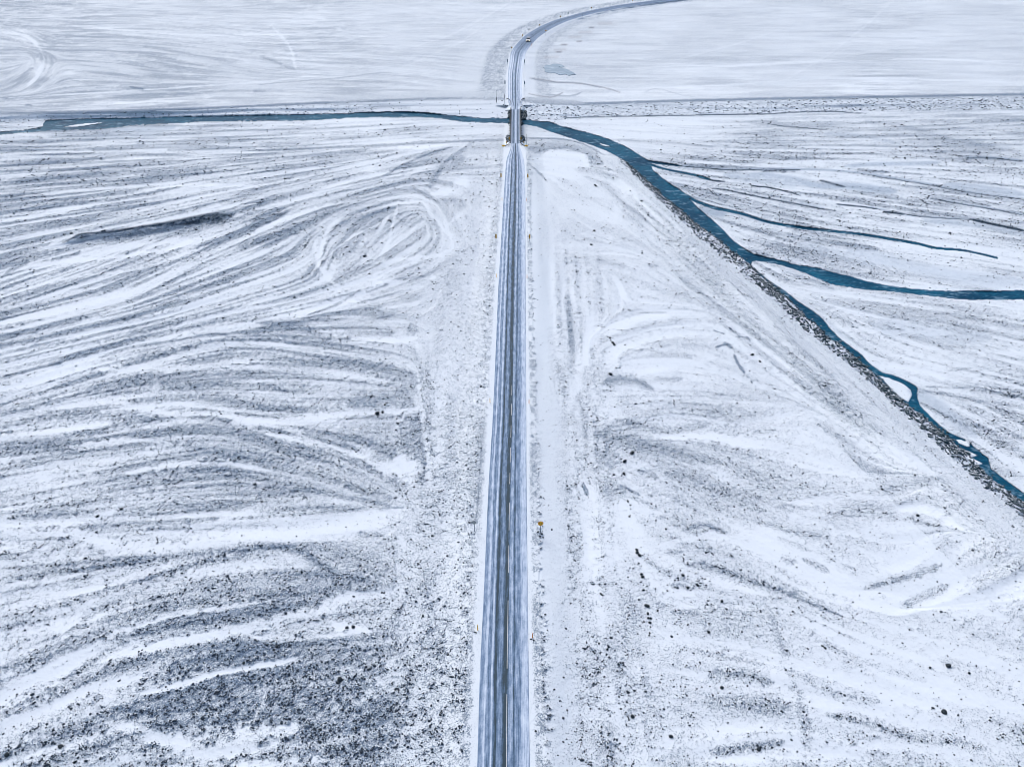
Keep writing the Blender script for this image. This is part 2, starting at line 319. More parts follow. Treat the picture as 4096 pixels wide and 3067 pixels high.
# snow drifts lying in the old channels: points, width at start and end (overview pixels)
WHITE = [
 ([(0,840),(100,815),(250,765),(400,728),(560,700),(680,672),(770,640),(830,612),(900,595)],22,9),
 ([(217,799),(351,794),(553,791),(700,800),(870,830)],16,12),([(125,880),(225,867),(300,880),(375,895),(475,895),(553,912)],12,14),
 ([(500,912),(553,912),(678,905),(766,889),(818,887),(915,882)],18,16),([(0,945),(100,935),(185,920),(240,912)],22,10),
 ([(578,937),(653,950),(728,962),(790,982),(840,1007),(903,1002)],14,36),([(850,1000),(900,1012)],40,50),([(150,967),(225,955),(300,949),(370,958)],12,8),
 ([(275,1022),(350,1007),(425,1000),(500,1000),(553,1012),(640,1035)],12,8),([(0,1133),(75,1126),(150,1123),(200,1116),(250,1103)],26,14),
 ([(0,1140),(75,1161),(150,1148),(225,1173),(275,1183),(375,1186),(450,1173),(553,1158),(653,1146),(728,1133),(803,1118),(830,1122)],20,34),
 ([(300,1150),(375,1143),(450,1133),(512,1113),(590,1098)],10,16),([(0,1273),(50,1258),(100,1256),(175,1238)],12,8),([(150,1283),(225,1265)],10,8),
 ([(0,1381),(75,1363),(138,1353),(200,1333),(225,1323)],16,10),([(75,1453),(150,1418),(200,1393),(250,1368),(325,1343),(375,1326),(475,1313),(553,1301)],16,10),
 ([(150,1443),(250,1413),(350,1393),(450,1373),(553,1348),(628,1331),(703,1313),(753,1293),(840,1276)],14,30),
 ([(0,1612),(65,1547),(131,1521),(196,1486),(305,1460)],34,12),([(0,1521),(65,1469),(131,1447),(196,1416),(261,1395)],16,8),
 ([(305,1495),(391,1478),(478,1451),(553,1438),(640,1420)],14,10),([(230,1560),(348,1590),(435,1621),(500,1608),(553,1590),(640,1570)],26,34),
 ([(500,1650),(600,1650),(700,1640)],16,18),([(553,1376),(662,1378),(770,1366)],16,12),([(720,1350),(800,1362)],16,10),
 ([(955,690),(962,800),(950,950),(955,1100),(966,1250),(950,1330),(945,1450),(938,1640)],26,14),([(905,830),(925,1000),(930,1180)],16,10),([(940,1310),(955,1340)],30,30),
 ([(0,586),(125,566),(250,555),(375,535),(475,505),(550,475)],10,7),([(100,536),(150,509),(225,494),(325,479),(425,459),(553,440)],8,5),
 ([(0,480),(125,456),(250,428),(350,405),(420,400),(553,402)],8,6),([(0,640),(150,600),(300,580),(450,530)],6,5),([(0,700),(150,665),(300,620),(420,560),(560,500)],8,6),
 ([(913,434),(853,441),(778,461),(728,481),(708,501),(693,541),(688,571),(703,591),(733,629)],7,9),([(913,434),(933,464),(958,494),(978,516),(968,543),(928,553),(865,560),(780,570)],7,9),
 ([(958,494),(990,467),(1018,448)],5,7),([(858,446),(848,486),(838,528),(823,548)],7,5),([(840,466),(813,503),(778,528)],7,9),([(703,558),(753,516),(803,491),(828,476)],4,6),
 ([(1023,306),(978,331),(943,366),(923,411)],4,7),([(823,388),(865,386),(928,356)],4,8),([(553,404),(678,376),(778,356),(853,338),(903,323),(978,311)],7,4),
 ([(553,451),(628,436),(690,413),(778,381)],8,5),([(553,498),(603,476),(703,446),(780,430)],7,5),([(1100,298),(928,302),(778,311),(553,322),(300,331),(150,341)],4,4),
 ([(1020,350),(1078,350)],22,30),([(978,403),(1030,378),(1065,366)],18,26),([(930,418),(985,412),(1040,400)],10,30),([(1010,530),(1003,640),(990,700)],8,8),([(560,720),(700,745),(800,735)],5,5),
 ([(760,732),(850,735),(900,730)],9,12),([(820,668),(860,660),(905,655)],10,14),
 ([(0,213),(300,195),(550,178),(700,163)],3,3),([(0,70),(60,80),(95,125),(80,165),(60,185)],5,8),([(590,60),(625,100),(640,150)],5,6),([(200,60),(400,75),(600,75),(830,80)],3,3),
 # right-hand side
 ([(1150,420),(1158,600),(1170,800),(1185,1000),(1195,1200),(1205,1500),(1210,1656)],16,40),([(1165,345),(1210,340),(1260,350)],34,26),([(1170,375),(1250,380)],26,20),([(1340,400),(1330,470)],16,16),
 ([(1306,722),(1381,694),(1443,684)],12,24),([(1326,747),(1431,752),(1476,742)],8,8),([(1323,814),(1381,808),(1456,786),(1540,775)],8,14),([(1321,924),(1381,938),(1431,945),(1531,942),(1581,954),(1700,965)],10,16),
 ([(1419,1178),(1481,1166),(1531,1155),(1606,1173),(1659,1198),(1720,1222),(1800,1262),(1880,1300)],16,26),([(1230,1090),(1320,1085),(1450,1112)],26,14),([(1531,1250),(1581,1267),(1659,1285)],14,10),
 ([(1461,1278),(1500,1285)],14,10),([(1451,1313),(1506,1311)],6,8),([(1659,1208),(1746,1239),(1833,1278),(1920,1318),(1990,1310),(2040,1285)],20,26),([(1800,1152),(1900,1148),(2007,1132)],14,22),
 ([(1700,1085),(1767,1080),(1833,1069),(1941,1078)],14,14),([(1767,1625),(1876,1612),(2007,1616),(2094,1636)],26,26),([(1541,1638),(1659,1645)],14,18),([(1532,1584),(1590,1572),(1680,1560)],22,20),
 ([(1541,1500),(1600,1492),(1680,1490)],10,12),([(1442,1592),(1446,1612)],24,20),([(1410,1620),(1425,1640)],30,24),([(1290,1300),(1300,1360)],24,34),([(1240,1290),(1235,1400),(1240,1500)],26,26),
 ([(1320,1480),(1340,1540),(1350,1600)],24,30),([(2060,1330),(2120,1310)],30,24),([(1950,1030),(2030,1000)],10,16),([(1900,1195),(1990,1205),(2080,1180)],10,14),
 ([(1200,1440),(1230,1560)],30,40),([(1560,655),(1640,720),(1700,790)],8,8),
 # right floodplain
 ([(1215,262),(1330,262),(1500,268),(1640,270)],8,6),([(1680,262),(1830,258),(2000,256),(2212,256)],8,6),([(1640,380),(1740,372),(1850,366)],7,7),([(1480,350),(1560,352)],8,6),
 ([(1770,470),(1880,480),(1990,500)],6,6),([(1830,540),(1950,570),(2070,600)],8,5),([(1960,840),(1985,880),(2050,950),(2100,990)],18,10),([(1900,790),(2000,800),(2040,820)],14,16),([(1740,700),(1900,715),(2050,720)],12,10),
 ([(2060,755),(2212,765)],8,8),([(1300,150),(1500,142),(1700,138),(2000,128),(2212,140)],2,2),([(1220,192),(1500,188),(1800,170),(2212,178)],3,3),([(1480,150),(1650,138),(1800,130)],3,4)]
for pts, a, b_ in WHITE:
    thin = max(a, b_) < 10; stroke(E, pts, a * 1.05, b_ * 1.05, .02, .8 if thin else .95, noise=.8 if thin else .55, soft=.7, tex=.15, rough=.4)
DARK = [
 ([(553,326),(778,317),(1028,304),(1098,302)],4,3,.7),([(0,361),(250,338),(312,334),(420,338)],10,5,.65),([(0,316),(75,312),(150,302),(225,303)],4,3,.6),([(362,324),(425,323),(553,321)],6,4,.6),
 ([(0,395),(120,385),(300,360),(430,350)],5,4,.6),([(470,345),(640,336),(800,322)],6,4,.6),([(0,425),(200,400),(420,370),(560,352)],6,5,.5),([(560,372),(720,345),(860,325)],6,5,.6),
 ([(300,775),(400,765),(500,768)],30,34,.4),([(215,772),(275,752),(375,736),(470,721),(540,745)],4,6,.6),([(80,850),(200,850),(330,848)],26,24,.4),([(350,830),(450,843),(550,835)],26,30,.4),
 ([(0,870),(50,882),(110,900)],26,18,.45),([(145,900),(215,893),(300,903),(425,925),(553,945)],18,14,.45),([(175,950),(215,936),(300,941),(375,946)],12,10,.5),([(0,964),(75,960),(125,970),(225,978),(330,968),(420,975)],22,16,.45),
 ([(400,963),(462,975),(553,990),(603,1002),(665,1020),(728,1042),(800,1060),(850,1077)],10,16,.72),([(410,1018),(462,1013),(525,1020),(600,1028),(700,1050)],9,9,.7),([(590,922),(680,935),(760,948),(860,958)],12,40,.5),
 ([(655,937),(703,952),(775,972)],6,8,.8),([(805,990),(850,980)],20,20,.55),([(553,1078),(628,1060),(703,1060),(765,1078),(840,1092)],10,12,.75),([(553,1105),(690,1095),(780,1100)],16,20,.48),
 ([(770,1156),(835,1157)],12,10,.78),([(650,1180),(750,1195),(850,1215)],34,60,.46),([(553,1178),(635,1184),(678,1207),(728,1242)],12,14,.78),([(553,1215),(620,1222)],26,24,.46),([(553,1240),(620,1238),(715,1243),(800,1248)],12,14,.62),
 ([(553,1283),(653,1280),(728,1266)],16,10,.55),([(553,1325),(653,1303),(700,1290)],12,8,.68),([(728,1322),(765,1310),(830,1306)],16,28,.6),([(553,1363),(653,1362)],6,5,.55),([(540,1400),(653,1390),(728,1388),(830,1390)],26,18,.62),
 ([(579,1469),(684,1442),(760,1430)],10,12,.55),([(640,1499),(727,1477),(830,1469)],20,30,.55),([(553,1547),(640,1525),(749,1521),(800,1500)],26,24,.5),([(850,1430),(870,1530)],40,50,.4),([(860,1560),(850,1650)],50,50,.38),
 ([(20,1119),(100,1114),(200,1103),(250,1091),(350,1085)],12,10,.74),([(100,1085),(250,1075),(400,1080)],18,18,.5),([(300,1116),(375,1105),(450,1095),(553,1083)],12,14,.55),([(320,1140),(412,1140)],6,6,.58),
 ([(0,1162),(100,1162),(175,1180),(240,1200)],12,12,.55),([(0,1195),(88,1185),(150,1200),(225,1205)],26,14,.52),([(160,1233),(250,1218),(325,1210),(400,1202),(475,1195),(580,1180)],10,26,.7),([(215,1156),(325,1153)],6,5,.5),
 ([(0,1288),(50,1275),(125,1263),(200,1245)],16,12,.62),([(0,1315),(150,1290)],20,16,.45),([(240,1265),(325,1250),(400,1240),(553,1240)],22,28,.52),([(150,1360),(212,1318),(275,1285),(325,1263),(400,1245)],8,9,.75),
 ([(225,1343),(325,1316),(400,1310),(475,1280),(553,1270)],16,16,.46),([(0,1355),(75,1345),(175,1343)],16,14,.46),([(0,1400),(62,1381),(125,1373)],20,18,.6),([(0,1445),(75,1425),(150,1393),(200,1376),(230,1352)],20,14,.5),
 ([(140,1465),(212,1418),(275,1380),(350,1358),(425,1340),(553,1322),(600,1315)],9,20,.68),([(212,1455),(275,1433),(350,1415)],12,10,.5),([(355,1438),(425,1418),(475,1411),(560,1398)],20,26,.78),([(388,1452),(470,1440),(553,1428)],8,8,.7),
 ([(0,1547),(87,1521),(174,1477),(261,1442),(348,1416)],10,12,.58),([(274,1486),(370,1460),(478,1430)],12,12,.62),([(217,1524),(305,1536),(370,1544),(413,1536),(478,1523),(553,1500)],9,22,.8),([(435,1492),(500,1475),(553,1480)],16,16,.6),
 ([(413,1565),(478,1562),(540,1550)],24,24,.5),([(0,1640),(65,1600),(130,1580),(217,1595),(240,1620)],50,50,.5),([(326,1640),(391,1652),(470,1650)],12,10,.65),
 ([(1028,303),(1003,321),(965,348),(943,374),(928,403)],4,15,.68),([(1010,325),(1060,320),(1090,318)],22,16,.5),([(975,355),(1000,340)],16,20,.5),([(828,381),(878,353),(928,332),(978,317)],4,4,.78),
 ([(940,436),(985,432),(1002,445)],8,18,.5),([(735,483),(778,469),(853,449)],10,8,.6),([(855,602),(915,596),(953,573),(983,553)],8,8,.5),([(790,632),(840,613)],3,4,.7),([(665,680),(728,658),(765,635)],3,4,.8),
 ([(740,668),(830,642),(900,640)],22,26,.36),([(703,697),(803,690),(853,677)],9,9,.5),([(740,710),(803,717),(853,717)],9,10,.62),([(880,708),(900,714)],16,16,.55),([(553,695),(640,702),(683,722)],12,14,.5),
 ([(553,730),(665,727)],10,8,.45),([(615,740),(728,745),(766,752),(840,767)],9,11,.56),([(553,772),(653,780),(753,780),(853,785)],26,30,.4),([(553,830),(590,835),(620,847)],8,8,.66),([(628,850),(728,850),(828,858)],30,34,.4),
 ([(753,872),(813,877)],12,12,.58),([(553,882),(665,887)],12,10,.5),([(875,775),(890,830)],24,24,.3),([(50,110),(250,150),(400,170)],18,14,.42),([(250,95),(420,120),(560,160)],14,10,.4),([(560,120),(640,152)],6,4,.5),
 ([(285,190),(300,191),(312,193)],4,3,.8),
 # right
 ([(1225,640),(1232,700),(1240,780)],10,10,.4),([(1250,850),(1262,890),(1266,960)],12,10,.42),([(1266,792),(1268,892)],10,10,.35),([(1305,825),(1331,818),(1381,824),(1410,840)],18,8,.68),([(1414,818),(1474,818)],8,8,.55),
 ([(1340,860),(1370,880)],24,26,.36),([(1331,907),(1381,918),(1431,930),(1481,925),(1531,915)],12,8,.58),([(1300,938),(1356,948),(1419,964),(1481,984),(1556,1000)],34,14,.6),([(1296,980),(1335,992)],34,30,.55),
 ([(1281,1010),(1290,1040)],20,20,.4),([(1439,1020),(1481,1030),(1531,1022)],18,18,.5),([(1380,1015),(1419,1030)],8,8,.7),([(1381,675),(1440,675)],4,3,.4),([(1300,1055),(1345,1062)],36,34,.5),
 ([(1440,1040),(1506,1075),(1556,1100),(1606,1118),(1659,1135)],10,14,.55),([(1481,1143),(1519,1134),(1570,1150)],7,8,.75),([(1440,1193),(1475,1190)],10,8,.7),([(1481,1218),(1531,1224),(1581,1238),(1631,1258),(1685,1274),(1746,1300),(1820,1330)],14,9,.78),
 ([(1419,1200),(1431,1250),(1420,1300)],46,50,.36),([(1360,1290),(1365,1340),(1345,1390),(1385,1408)],50,56,.5),([(1451,1263),(1500,1270)],10,6,.78),([(1519,1303),(1581,1306)],12,14,.55),([(1452,1322),(1510,1326)],11,9,.6),
 ([(1520,1362),(1640,1352)],12,12,.42),([(1506,1400),(1556,1410),(1659,1428)],18,18,.5),([(1532,1458),(1606,1452),(1665,1473)],22,24,.62),([(1525,1512),(1600,1522),(1700,1528)],36,44,.58),([(1537,1624),(1590,1616),(1690,1600)],12,16,.72),
 ([(1475,1500),(1500,1560)],40,40,.32),([(1650,1290),(1685,1382),(1711,1460),(1737,1547),(1746,1616)],12,24,.5),([(1724,1460),(1811,1498),(1902,1515)],22,16,.55),([(1790,1543),(1868,1557),(1963,1590),(2050,1597),(2137,1621)],22,16,.58),
 ([(1780,1386),(1833,1416),(1902,1438),(1998,1469)],14,16,.46),([(1868,1270),(1920,1256),(1981,1239),(2033,1221)],9,14,.68),([(1950,1308),(1998,1287),(2045,1265)],14,14,.62),([(1798,1113),(1876,1100),(1937,1113)],24,26,.46),
 ([(2024,1126),(2059,1100),(2094,1073)],8,8,.5),([(2080,1130),(2150,1160),(2190,1180)],30,30,.3),([(1659,1130),(1711,1148),(1790,1161)],14,14,.5),([(1733,1204),(1790,1234)],8,8,.7),([(1690,1205),(1720,1215)],8,8,.6),
 ([(2040,1430),(2100,1460),(2180,1490)],30,40,.34),([(1750,1190),(1680,1160)],12,12,.5),([(1400,572),(1420,574)],5,5,.5),([(1420,1640),(1500,1650)],20,20,.4),
 ([(1230,425),(1300,432)],6,5,.25),([(1210,520),(1300,520)],10,8,.28),([(1290,560),(1350,575)],10,8,.3),
 # right floodplain rock bars
 ([(1460,420),(1600,440),(1750,470)],14,10,.45),([(1480,355),(1600,372)],6,8,.5),([(1500,330),(1640,345),(1760,340)],6,6,.5),([(1330,302),(1450,308),(1540,318)],5,5,.45),([(1870,262),(1960,275),(2100,310),(2212,330)],8,9,.5),
 ([(2100,262),(2212,258)],8,8,.6),([(1820,420),(1950,410),(2060,430),(2140,445)],6,7,.55),([(1850,370),(1920,372)],6,5,.6),([(1700,505),(1780,520),(1900,540)],12,9,.5),([(1850,590),(2000,600),(2200,640)],7,8,.35),
 ([(1940,835),(2060,855),(2212,880)],5,9,.7),([(1970,860),(2060,905),(2120,925)],6,8,.6),([(2060,905),(2212,945)],16,20,.45),([(2000,835),(2090,838)],4,4,.7),([(2050,800),(2100,795)],4,4,.5),([(2080,1000),(2212,1030)],12,12,.4),
 ([(1780,580),(1860,595),(1960,615)],10,6,.4),([(1690,590),(1760,605),(1800,625)],14,6,.45),([(1240,315),(1330,325)],3,3,.3)]
for pts, a, b_, v in DARK: stroke(E, pts, a * 1.1, b_ * 1.1, v * .93, .85, noise=1.0, soft=.95, tex=.75, rough=.7)
BLUE = np.zeros(SH, np.float32); BROWN = np.zeros(SH, np.float32); DK = np.zeros(SH, np.float32)

# scarp on the left
SC = [(120,1015),(190,990),(259,965),(324,932),(393,926),(463,918),(579,900),(671,886),(787,863),(856,851),(905,858)]
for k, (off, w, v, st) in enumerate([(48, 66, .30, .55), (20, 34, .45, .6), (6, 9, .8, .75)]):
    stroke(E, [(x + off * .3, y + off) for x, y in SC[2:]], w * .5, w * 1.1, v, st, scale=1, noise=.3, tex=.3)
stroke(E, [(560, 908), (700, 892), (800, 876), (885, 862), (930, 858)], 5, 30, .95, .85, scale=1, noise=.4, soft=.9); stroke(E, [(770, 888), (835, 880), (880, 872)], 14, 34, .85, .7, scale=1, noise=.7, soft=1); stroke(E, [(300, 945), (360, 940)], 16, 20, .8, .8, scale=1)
stroke(E, [(330, 1010), (500, 985), (760, 960)], 40, 26, .03, .8, scale=1, tex=.1); stroke(E, [(20, 1100), (60, 1070), (110, 1050)], 16, 20, .55, .8, scale=1)

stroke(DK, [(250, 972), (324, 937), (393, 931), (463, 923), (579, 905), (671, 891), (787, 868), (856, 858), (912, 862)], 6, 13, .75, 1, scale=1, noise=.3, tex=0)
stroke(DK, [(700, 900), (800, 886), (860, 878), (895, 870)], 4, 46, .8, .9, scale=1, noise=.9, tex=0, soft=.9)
# ------------------------------------------------------------------ road centre line in metres
RZ = 1.2
EDGE = [(-1,5000,1830,2190),(-1,4000,1863,2160),(-1,3300,1893,2131),(-1,3067,1902,2126),(-1,2700,1913,2121),(-1,2400,1928,2117),(-1,1932,1950,2111),(-1,1600,1970,2109),(-1,1166,1989,2106),(-1,1000,1999,2105),
 (-1,850,2008,2104.5),(-1,700,2018,2103),(-1,640,2024,2097),(-1,612,2034,2089),(-1,590,2041,2082),(-1,572,2043.5,2080),(-1,500,2044.5,2079),(-1,436,2045.5,2079),(-1,425,2042,2082),(-1,408,2032,2091),(-1,380,2030,2091),(-1,330,2029.5,2090),(-1,300,2030,2091),(-1,275,2032,2093.5),(-1,250,2036,2097)]
PAIRS = [((2041,212),(2104,216)),((2054,190),(2117,193)),((2067,174),(2130,177)),((2096,145),(2153,152)),((2125,125),(2178,134)),((2162,105),(2205,116)),((2212,83),(2249,94)),((2267,67),(2300,75)),((2357,43),(2385,52)),((2466,22),(2490,31)),((2575,7),(2595,15)),((2700,-9),(2717,0)),((2900,-32),(2915,-23)),((3300,-70),(3315,-62)),((3900,-104),(3915,-97)),((5500,-170),(5515,-164))]
Lp = [(e[2], e[1]) for e in EDGE] + [p[0] for p in PAIRS]; Rp = [(e[3], e[1]) for e in EDGE] + [p[1] for p in PAIRS]
Lw = np.array([world(x, y, RZ) for x, y in Lp]); Rw = np.array([world(x, y, RZ) for x, y in Rp])
def resamp(P, step=2.0, n=10):
    q = smooth_pl(P, n); return q
Lw2, Rw2 = resamp(Lw), resamp(Rw); CL = (Lw2 + Rw2) / 2; HWID = np.linalg.norm(Rw2 - Lw2, axis=1) / 2
CUM = np.concatenate([[0], np.cumsum(np.linalg.norm(np.diff(CL, axis=0), axis=1))])
# signed distance from the road, on the ground grid
RX, RY = world(GX, GY, RZ)
near = (np.abs(RX - 5) < 60) | (RY > 340)
cs = CL[::3]
dist = np.full(SH, 999., np.float32)
jj = np.where(near); qx, qy = RX[jj], RY[jj]
bd = np.full(qx.shape, 1e18); sg = np.zeros(qx.shape)
for i in range(len(cs) - 1):
    a, b = cs[i], cs[i + 1]; d = b - a; L = d @ d
    t = np.clip(((qx - a[0]) * d[0] + (qy - a[1]) * d[1]) / L, 0, 1); ex = qx - a[0] - t * d[0]; ey = qy - a[1] - t * d[1]
    r = ex * ex + ey * ey; m = r < bd; bd[m] = r[m]; sg[m] = (d[0] * ey - d[1] * ex)[m]
dist[jj] = np.sqrt(bd) * np.where(sg > 0, -1, 1)            # negative = left of the road
AD = np.abs(dist)
bridge_zone = (GY > 444) & (GY < 566)
# shoulders and verges
def band(lo, hi, s): return np.clip((dist - lo) / s + .5, 0, 1) * np.clip((hi - dist) / s + .5, 0, 1)
far = np.clip((420 - GY) / 40, 0, 1); nb = 1 - bridge_zone
nr = np.clip((GY - 560) / 60, 0, 1)
jit = .35 * S2 + .4 * iso
def blend(A, m, v): A += (v - A) * np.clip(m, 0, 1)
blend(E, band(-15 + 1.5 * big, -4.3, 2.5) * nr * .85, .19 + .05 * np.clip((GY - 1500) / 1500, 0, 1) + GR * .7 * iso + .04 * S2)
blend(E, band(-6.0, -4.0 + .25 * jit, 1.0) * nr * (.7 * np.clip(.6 + .5 * iso, 0, 1)), .42)
blend(E, band(-3.9 + .2 * jit, 3.5, .3), .04)
blend(E, band(3.6 + .15 * jit, 4.8 + .6 * jit, .35) * nr * np.clip(.5 + .5 * iso, 0, .8), .42 + .1 * iso)
blend(E, band(5.0, 9.5 + 2 * big, 1.5) * nr * .6, .05)
blend(E, band(-15, -4.2, 2) * far * .75, .42 + .14 * iso + .06 * S3); blend(E, band(4, 9, 2) * far * .8, .05); blend(E, band(9, 15, 2) * far * .7, .38 + .1 * iso)
blend(E, band(-26, -15, 4) * far * .5, .12)

# ------------------------------------------------------------------ heights
def interp_line(pts, axis='x'):
    p = np.array(pts, float); return np.interp(GX if axis == 'x' else GY, p[:, 0], p[:, 1])
def ss(a): a = np.clip(a, 0, 1); return a * a * (3 - 2 * a)
Z = np.zeros(SH)
# far dike: crest track line T and foot B (photo pixels)
T = interp_line([(-300,460),(0,455),(740,435),(1296,411),(1574,400),(1852,393),(2000,396),(2093,402),(2185,413),(2352,415),(2778,402),(3333,391),(4096,378),(4500,372)])
B = interp_line([(-300,496),(0,492),(185,480),(694,469),(1163,461),(1556,448),(1857,468),(2040,476),(2085,480),(2241,482),(2372,469),(2742,462),(3072,456),(3400,446),(4096,438),(4500,434)])
crest = ss((GY - T + 60) / 45)
Z = np.where(GY < T, .3 + .9 * crest, 1.2)
slope = np.clip((GY - T) / (B - T), 0, 1)
Z = np.where(GY >= T, 1.2 - 2.2 * slope, Z)
# floodplain -0.5 south of the dike, rising to the fields (0) on the left and between road and levee
fieldline = interp_line([(-300,700),(0,672),(560,625),(1024,606),(1441,588),(1904,566),(2033,566),(2090,566),(2205,562),(2300,566),(2420,600),(2466,636)])
left_field = ss((GY - fieldline) / 22) * (GX < 2470)
# right levee rows: toe, inner crest, outer crest, water edge as functions of y
yy = [560,600,636,682,743,812,891,960,1025,1094,1178,1272,1347,1388,1458,1536,1624,1703,1791,1851,1932,2075,2300,3100]
xo = [2300,2400,2465,2520,2580,2650,2733,2807,2881,2969,3075,3165,3257,3313,3396,3489,3581,3674,3766,3831,3928,4096,4330,5200]
XO = np.interp(GY, yy, xo)
WE = [(560,2330),(600,2420),(640,2495),(673,2534),(733,2604),(789,2659),(831,2715),(900,2789),(946,2863),(1002,2928),(1057,3002),(1090,3029),(1166,3118),(1217,3178),(1268,3225),(1305,3276),(1351,3313),(1374,3368),(1430,3424),(1467,3465),(1499,3502),(1569,3572),(1615,3627),(1680,3711),(1735,3780),(1782,3831),(1833,3891),(1884,3933),(1930,3989),(2010,4096),(2300,4440),(3100,5400)]
XW = np.interp(GY, [a for a, b in WE], [b for a, b in WE])
CI = [(600,2350),(622,2372),(664,2418),(705,2474),(752,2539),(807,2604),(895,2696),(997,2789),(1090,2881),(1166,2955),(1235,3020),(1319,3120),(1425,3240),(1518,3335),(1610,3430),(1740,3570),(1860,3700),(1932,3780),(2150,4010),(2600,4500),(3100,5000)]
XI = np.interp(GY, [a for a, b in CI], [b for a, b in CI]); XT = XI - (70 + (GY - 600) * .11)
lev = ss((GY - 590) / 90)
Zl = 1.7 * np.where(GX < XI, ss((GX - XT) / np.maximum(XI - XT, 1)), 1)
Zl = np.where(GX > XO, 1.7 - 2.8 * np.clip((GX - XO) / np.maximum(XW - XO, 6), 0, 1), Zl)
Zl = np.where(GX > XW, -1.06 + .06 * ss((GX - XW) / 60), Zl)
south = GY > B
inner = (GX < XW) | (GY < 560)
Zs = -1.0 * (1 - left_field)
Zs = np.where((GY > 590) & (GX > 2150), Zs * (1 - lev) + Zl * lev, Zs)
Z = np.where(south, Zs, Z)
# scarp
sd_, st_ = pl_dist(GX, GY, SC); sc = np.exp(-((GX - 560) / 330) ** 4) * (GX > 60)
ycr = np.interp(GX, [p[0] for p in SC], [p[1] for p in SC])
Z += sc * np.where(GY < ycr, 1.1 * np.exp(-((GY - ycr) / 70) ** 2), 1.1 - 1.7 * ss((GY - ycr) / 48)) * np.where(GY > ycr, np.exp(-(np.maximum(GY - ycr - 60, 0) / 90) ** 2), 1)
# road embankment
emb = np.where((GY > 425) & (GY < 582), ss(1 - (AD - 2.1) / 1.8), ss(1 - (AD - 4.0) / 5.5))
Z = np.where(bridge_zone, Z, Z * (1 - emb) + (RZ - .07) * emb)
Z += np.where(AD < 4.5, 0, .10 * (np.clip(E, 0, 1) - .3) + .06 * S2 + .03 * S1 * np.clip(E * 3, 0, 1) + .07 * iso * np.clip(E * 1.6, .1, 1) * (GY > 600))

# paint of levee and dike
onl = lev * (GY > 590) * (GX < XO) * (GX > XI)
blend(E, onl * .9, .15 + .05 * S2 + .05 * iso)
stripe = vnoise((GX - XI) / np.maximum(XO - XI, 1) * 9 + 40, GY / 300 + 7, 2)
blend(E, onl * .6, .08 + .26 * stripe)
rip = lev * (GY > 610) * (GX >= XO) * (GX < XW); blend(E, rip * .9, .30 + .3 * iso)
sl = lev * (GX < XI + 10) * (GX > XT - 60); blend(E, sl * .65, .23 + .12 * np.tanh(S2 * 1.3) + .08 * S3 + .05 * iso); Z += sl * .05 * S2  # gravel streaks painted on the slope stand in for shading of its ridges
for pts, w, v in [([(0,245),(400,235),(700,222),(850,215),(1000,212),(1090,214)],5,.75),([(1000,214),(1090,216)],10,.4),([(1120,216),(1180,222),(1270,224),(1500,217),(1800,211),(2212,204),(2400,200)],5.5,.75),([(1130,214),(1200,221),(1260,224)],12,.42),([(700,215),(900,206),(1080,204)],14,.25)]:
    stroke(E, pts, w, w, v, .9, noise=.15, tex=.1)
dk = (GY > T + 6) & (GY < B); blend(E, dk * .9, np.where(GX > 2040, .10 + .14 * iso + .1 * np.clip((GX - 3000) / 800, 0, 1), .06 + .1 * iso * (GX < 1500)))
stroke(E, [(1480,430),(1560,428),(1640,432)], 10, 8, .5, .6, scale=1)
# tracks and small dark lines beyond the river
for pts, w, v in [([(553,184),(640,176),(720,170),(800,160),(850,157)],2,.45),([(1145,170),(1190,178),(1250,180),(1300,190)],2.5,.55),([(1180,204),(1220,208),(1240,206),(1255,200)],3,.5),([(54,228),(62,227),(70,229)],3.5,.7),([(548,199),(558,197),(568,199)],3.5,.6),
                  ([(430,72),(500,76),(620,90)],2,.3),([(280,188),(310,193)],4,.8),([(545,198),(560,195),(575,198)],4,.45),([(1390,200),(1420,192),(1470,205),(1500,210)],2,.35)]:
    stroke(E, pts, w, w, v, .9, noise=.3, tex=.1)
for pts, w in [([(900,100),(980,70),(1090,15),(1110,0)],4),([(1040,60),(990,90),(960,100)],3),([(1925,5),(1860,60),(1790,120),(1740,150),(1690,175)],5),([(1460,130),(1600,90),(1700,60)],2.5),([(860,150),(1030,75)],2)]:
    pts = [(x + 3 * math.sin(q * 2.1), y + 2 * math.sin(q * 1.7)) for q, (x, y) in enumerate(pts)]; stroke(E, pts, w, w, .05, .5, noise=.9, tex=.3, soft=.9); stroke(E, [(x + 3, y + 2) for x, y in pts], w * .4, w * .4, .3, .4, noise=.9, tex=.3)
# the turning place under the bridge, right
stroke(E, [(2110,590),(2180,588),(2260,590),(2330,612),(2400,650)], 44, 60, .46, .8, scale=1, noise=.25, tex=.2)
stroke(E, [(2140,612),(2200,596),(2260,594),(2320,606),(2380,640)], 7, 9, .62, .7, scale=1, noise=.2)
stroke(E, [(2085,552),(2160,554),(2240,556),(2330,576),(2420,622)], 5, 6, .72, .8, scale=1, noise=.3)
stroke(E, [(2180,620),(2240,612),(2310,625),(2350,660)], 26, 40, .02, .95, scale=1, tex=.05); stroke(E, [(2190,660),(2300,665)], 60, 60, .03, .8, scale=1, tex=.05)
for k in range(4): stroke(E, [(2112 + k * 4, 650 + 4 * k), (2150 + k * 5, 690 + 2 * k), (2180 + 4 * k, 720 + 3 * k)], 3, 3, .4, .8, scale=1, noise=.2)
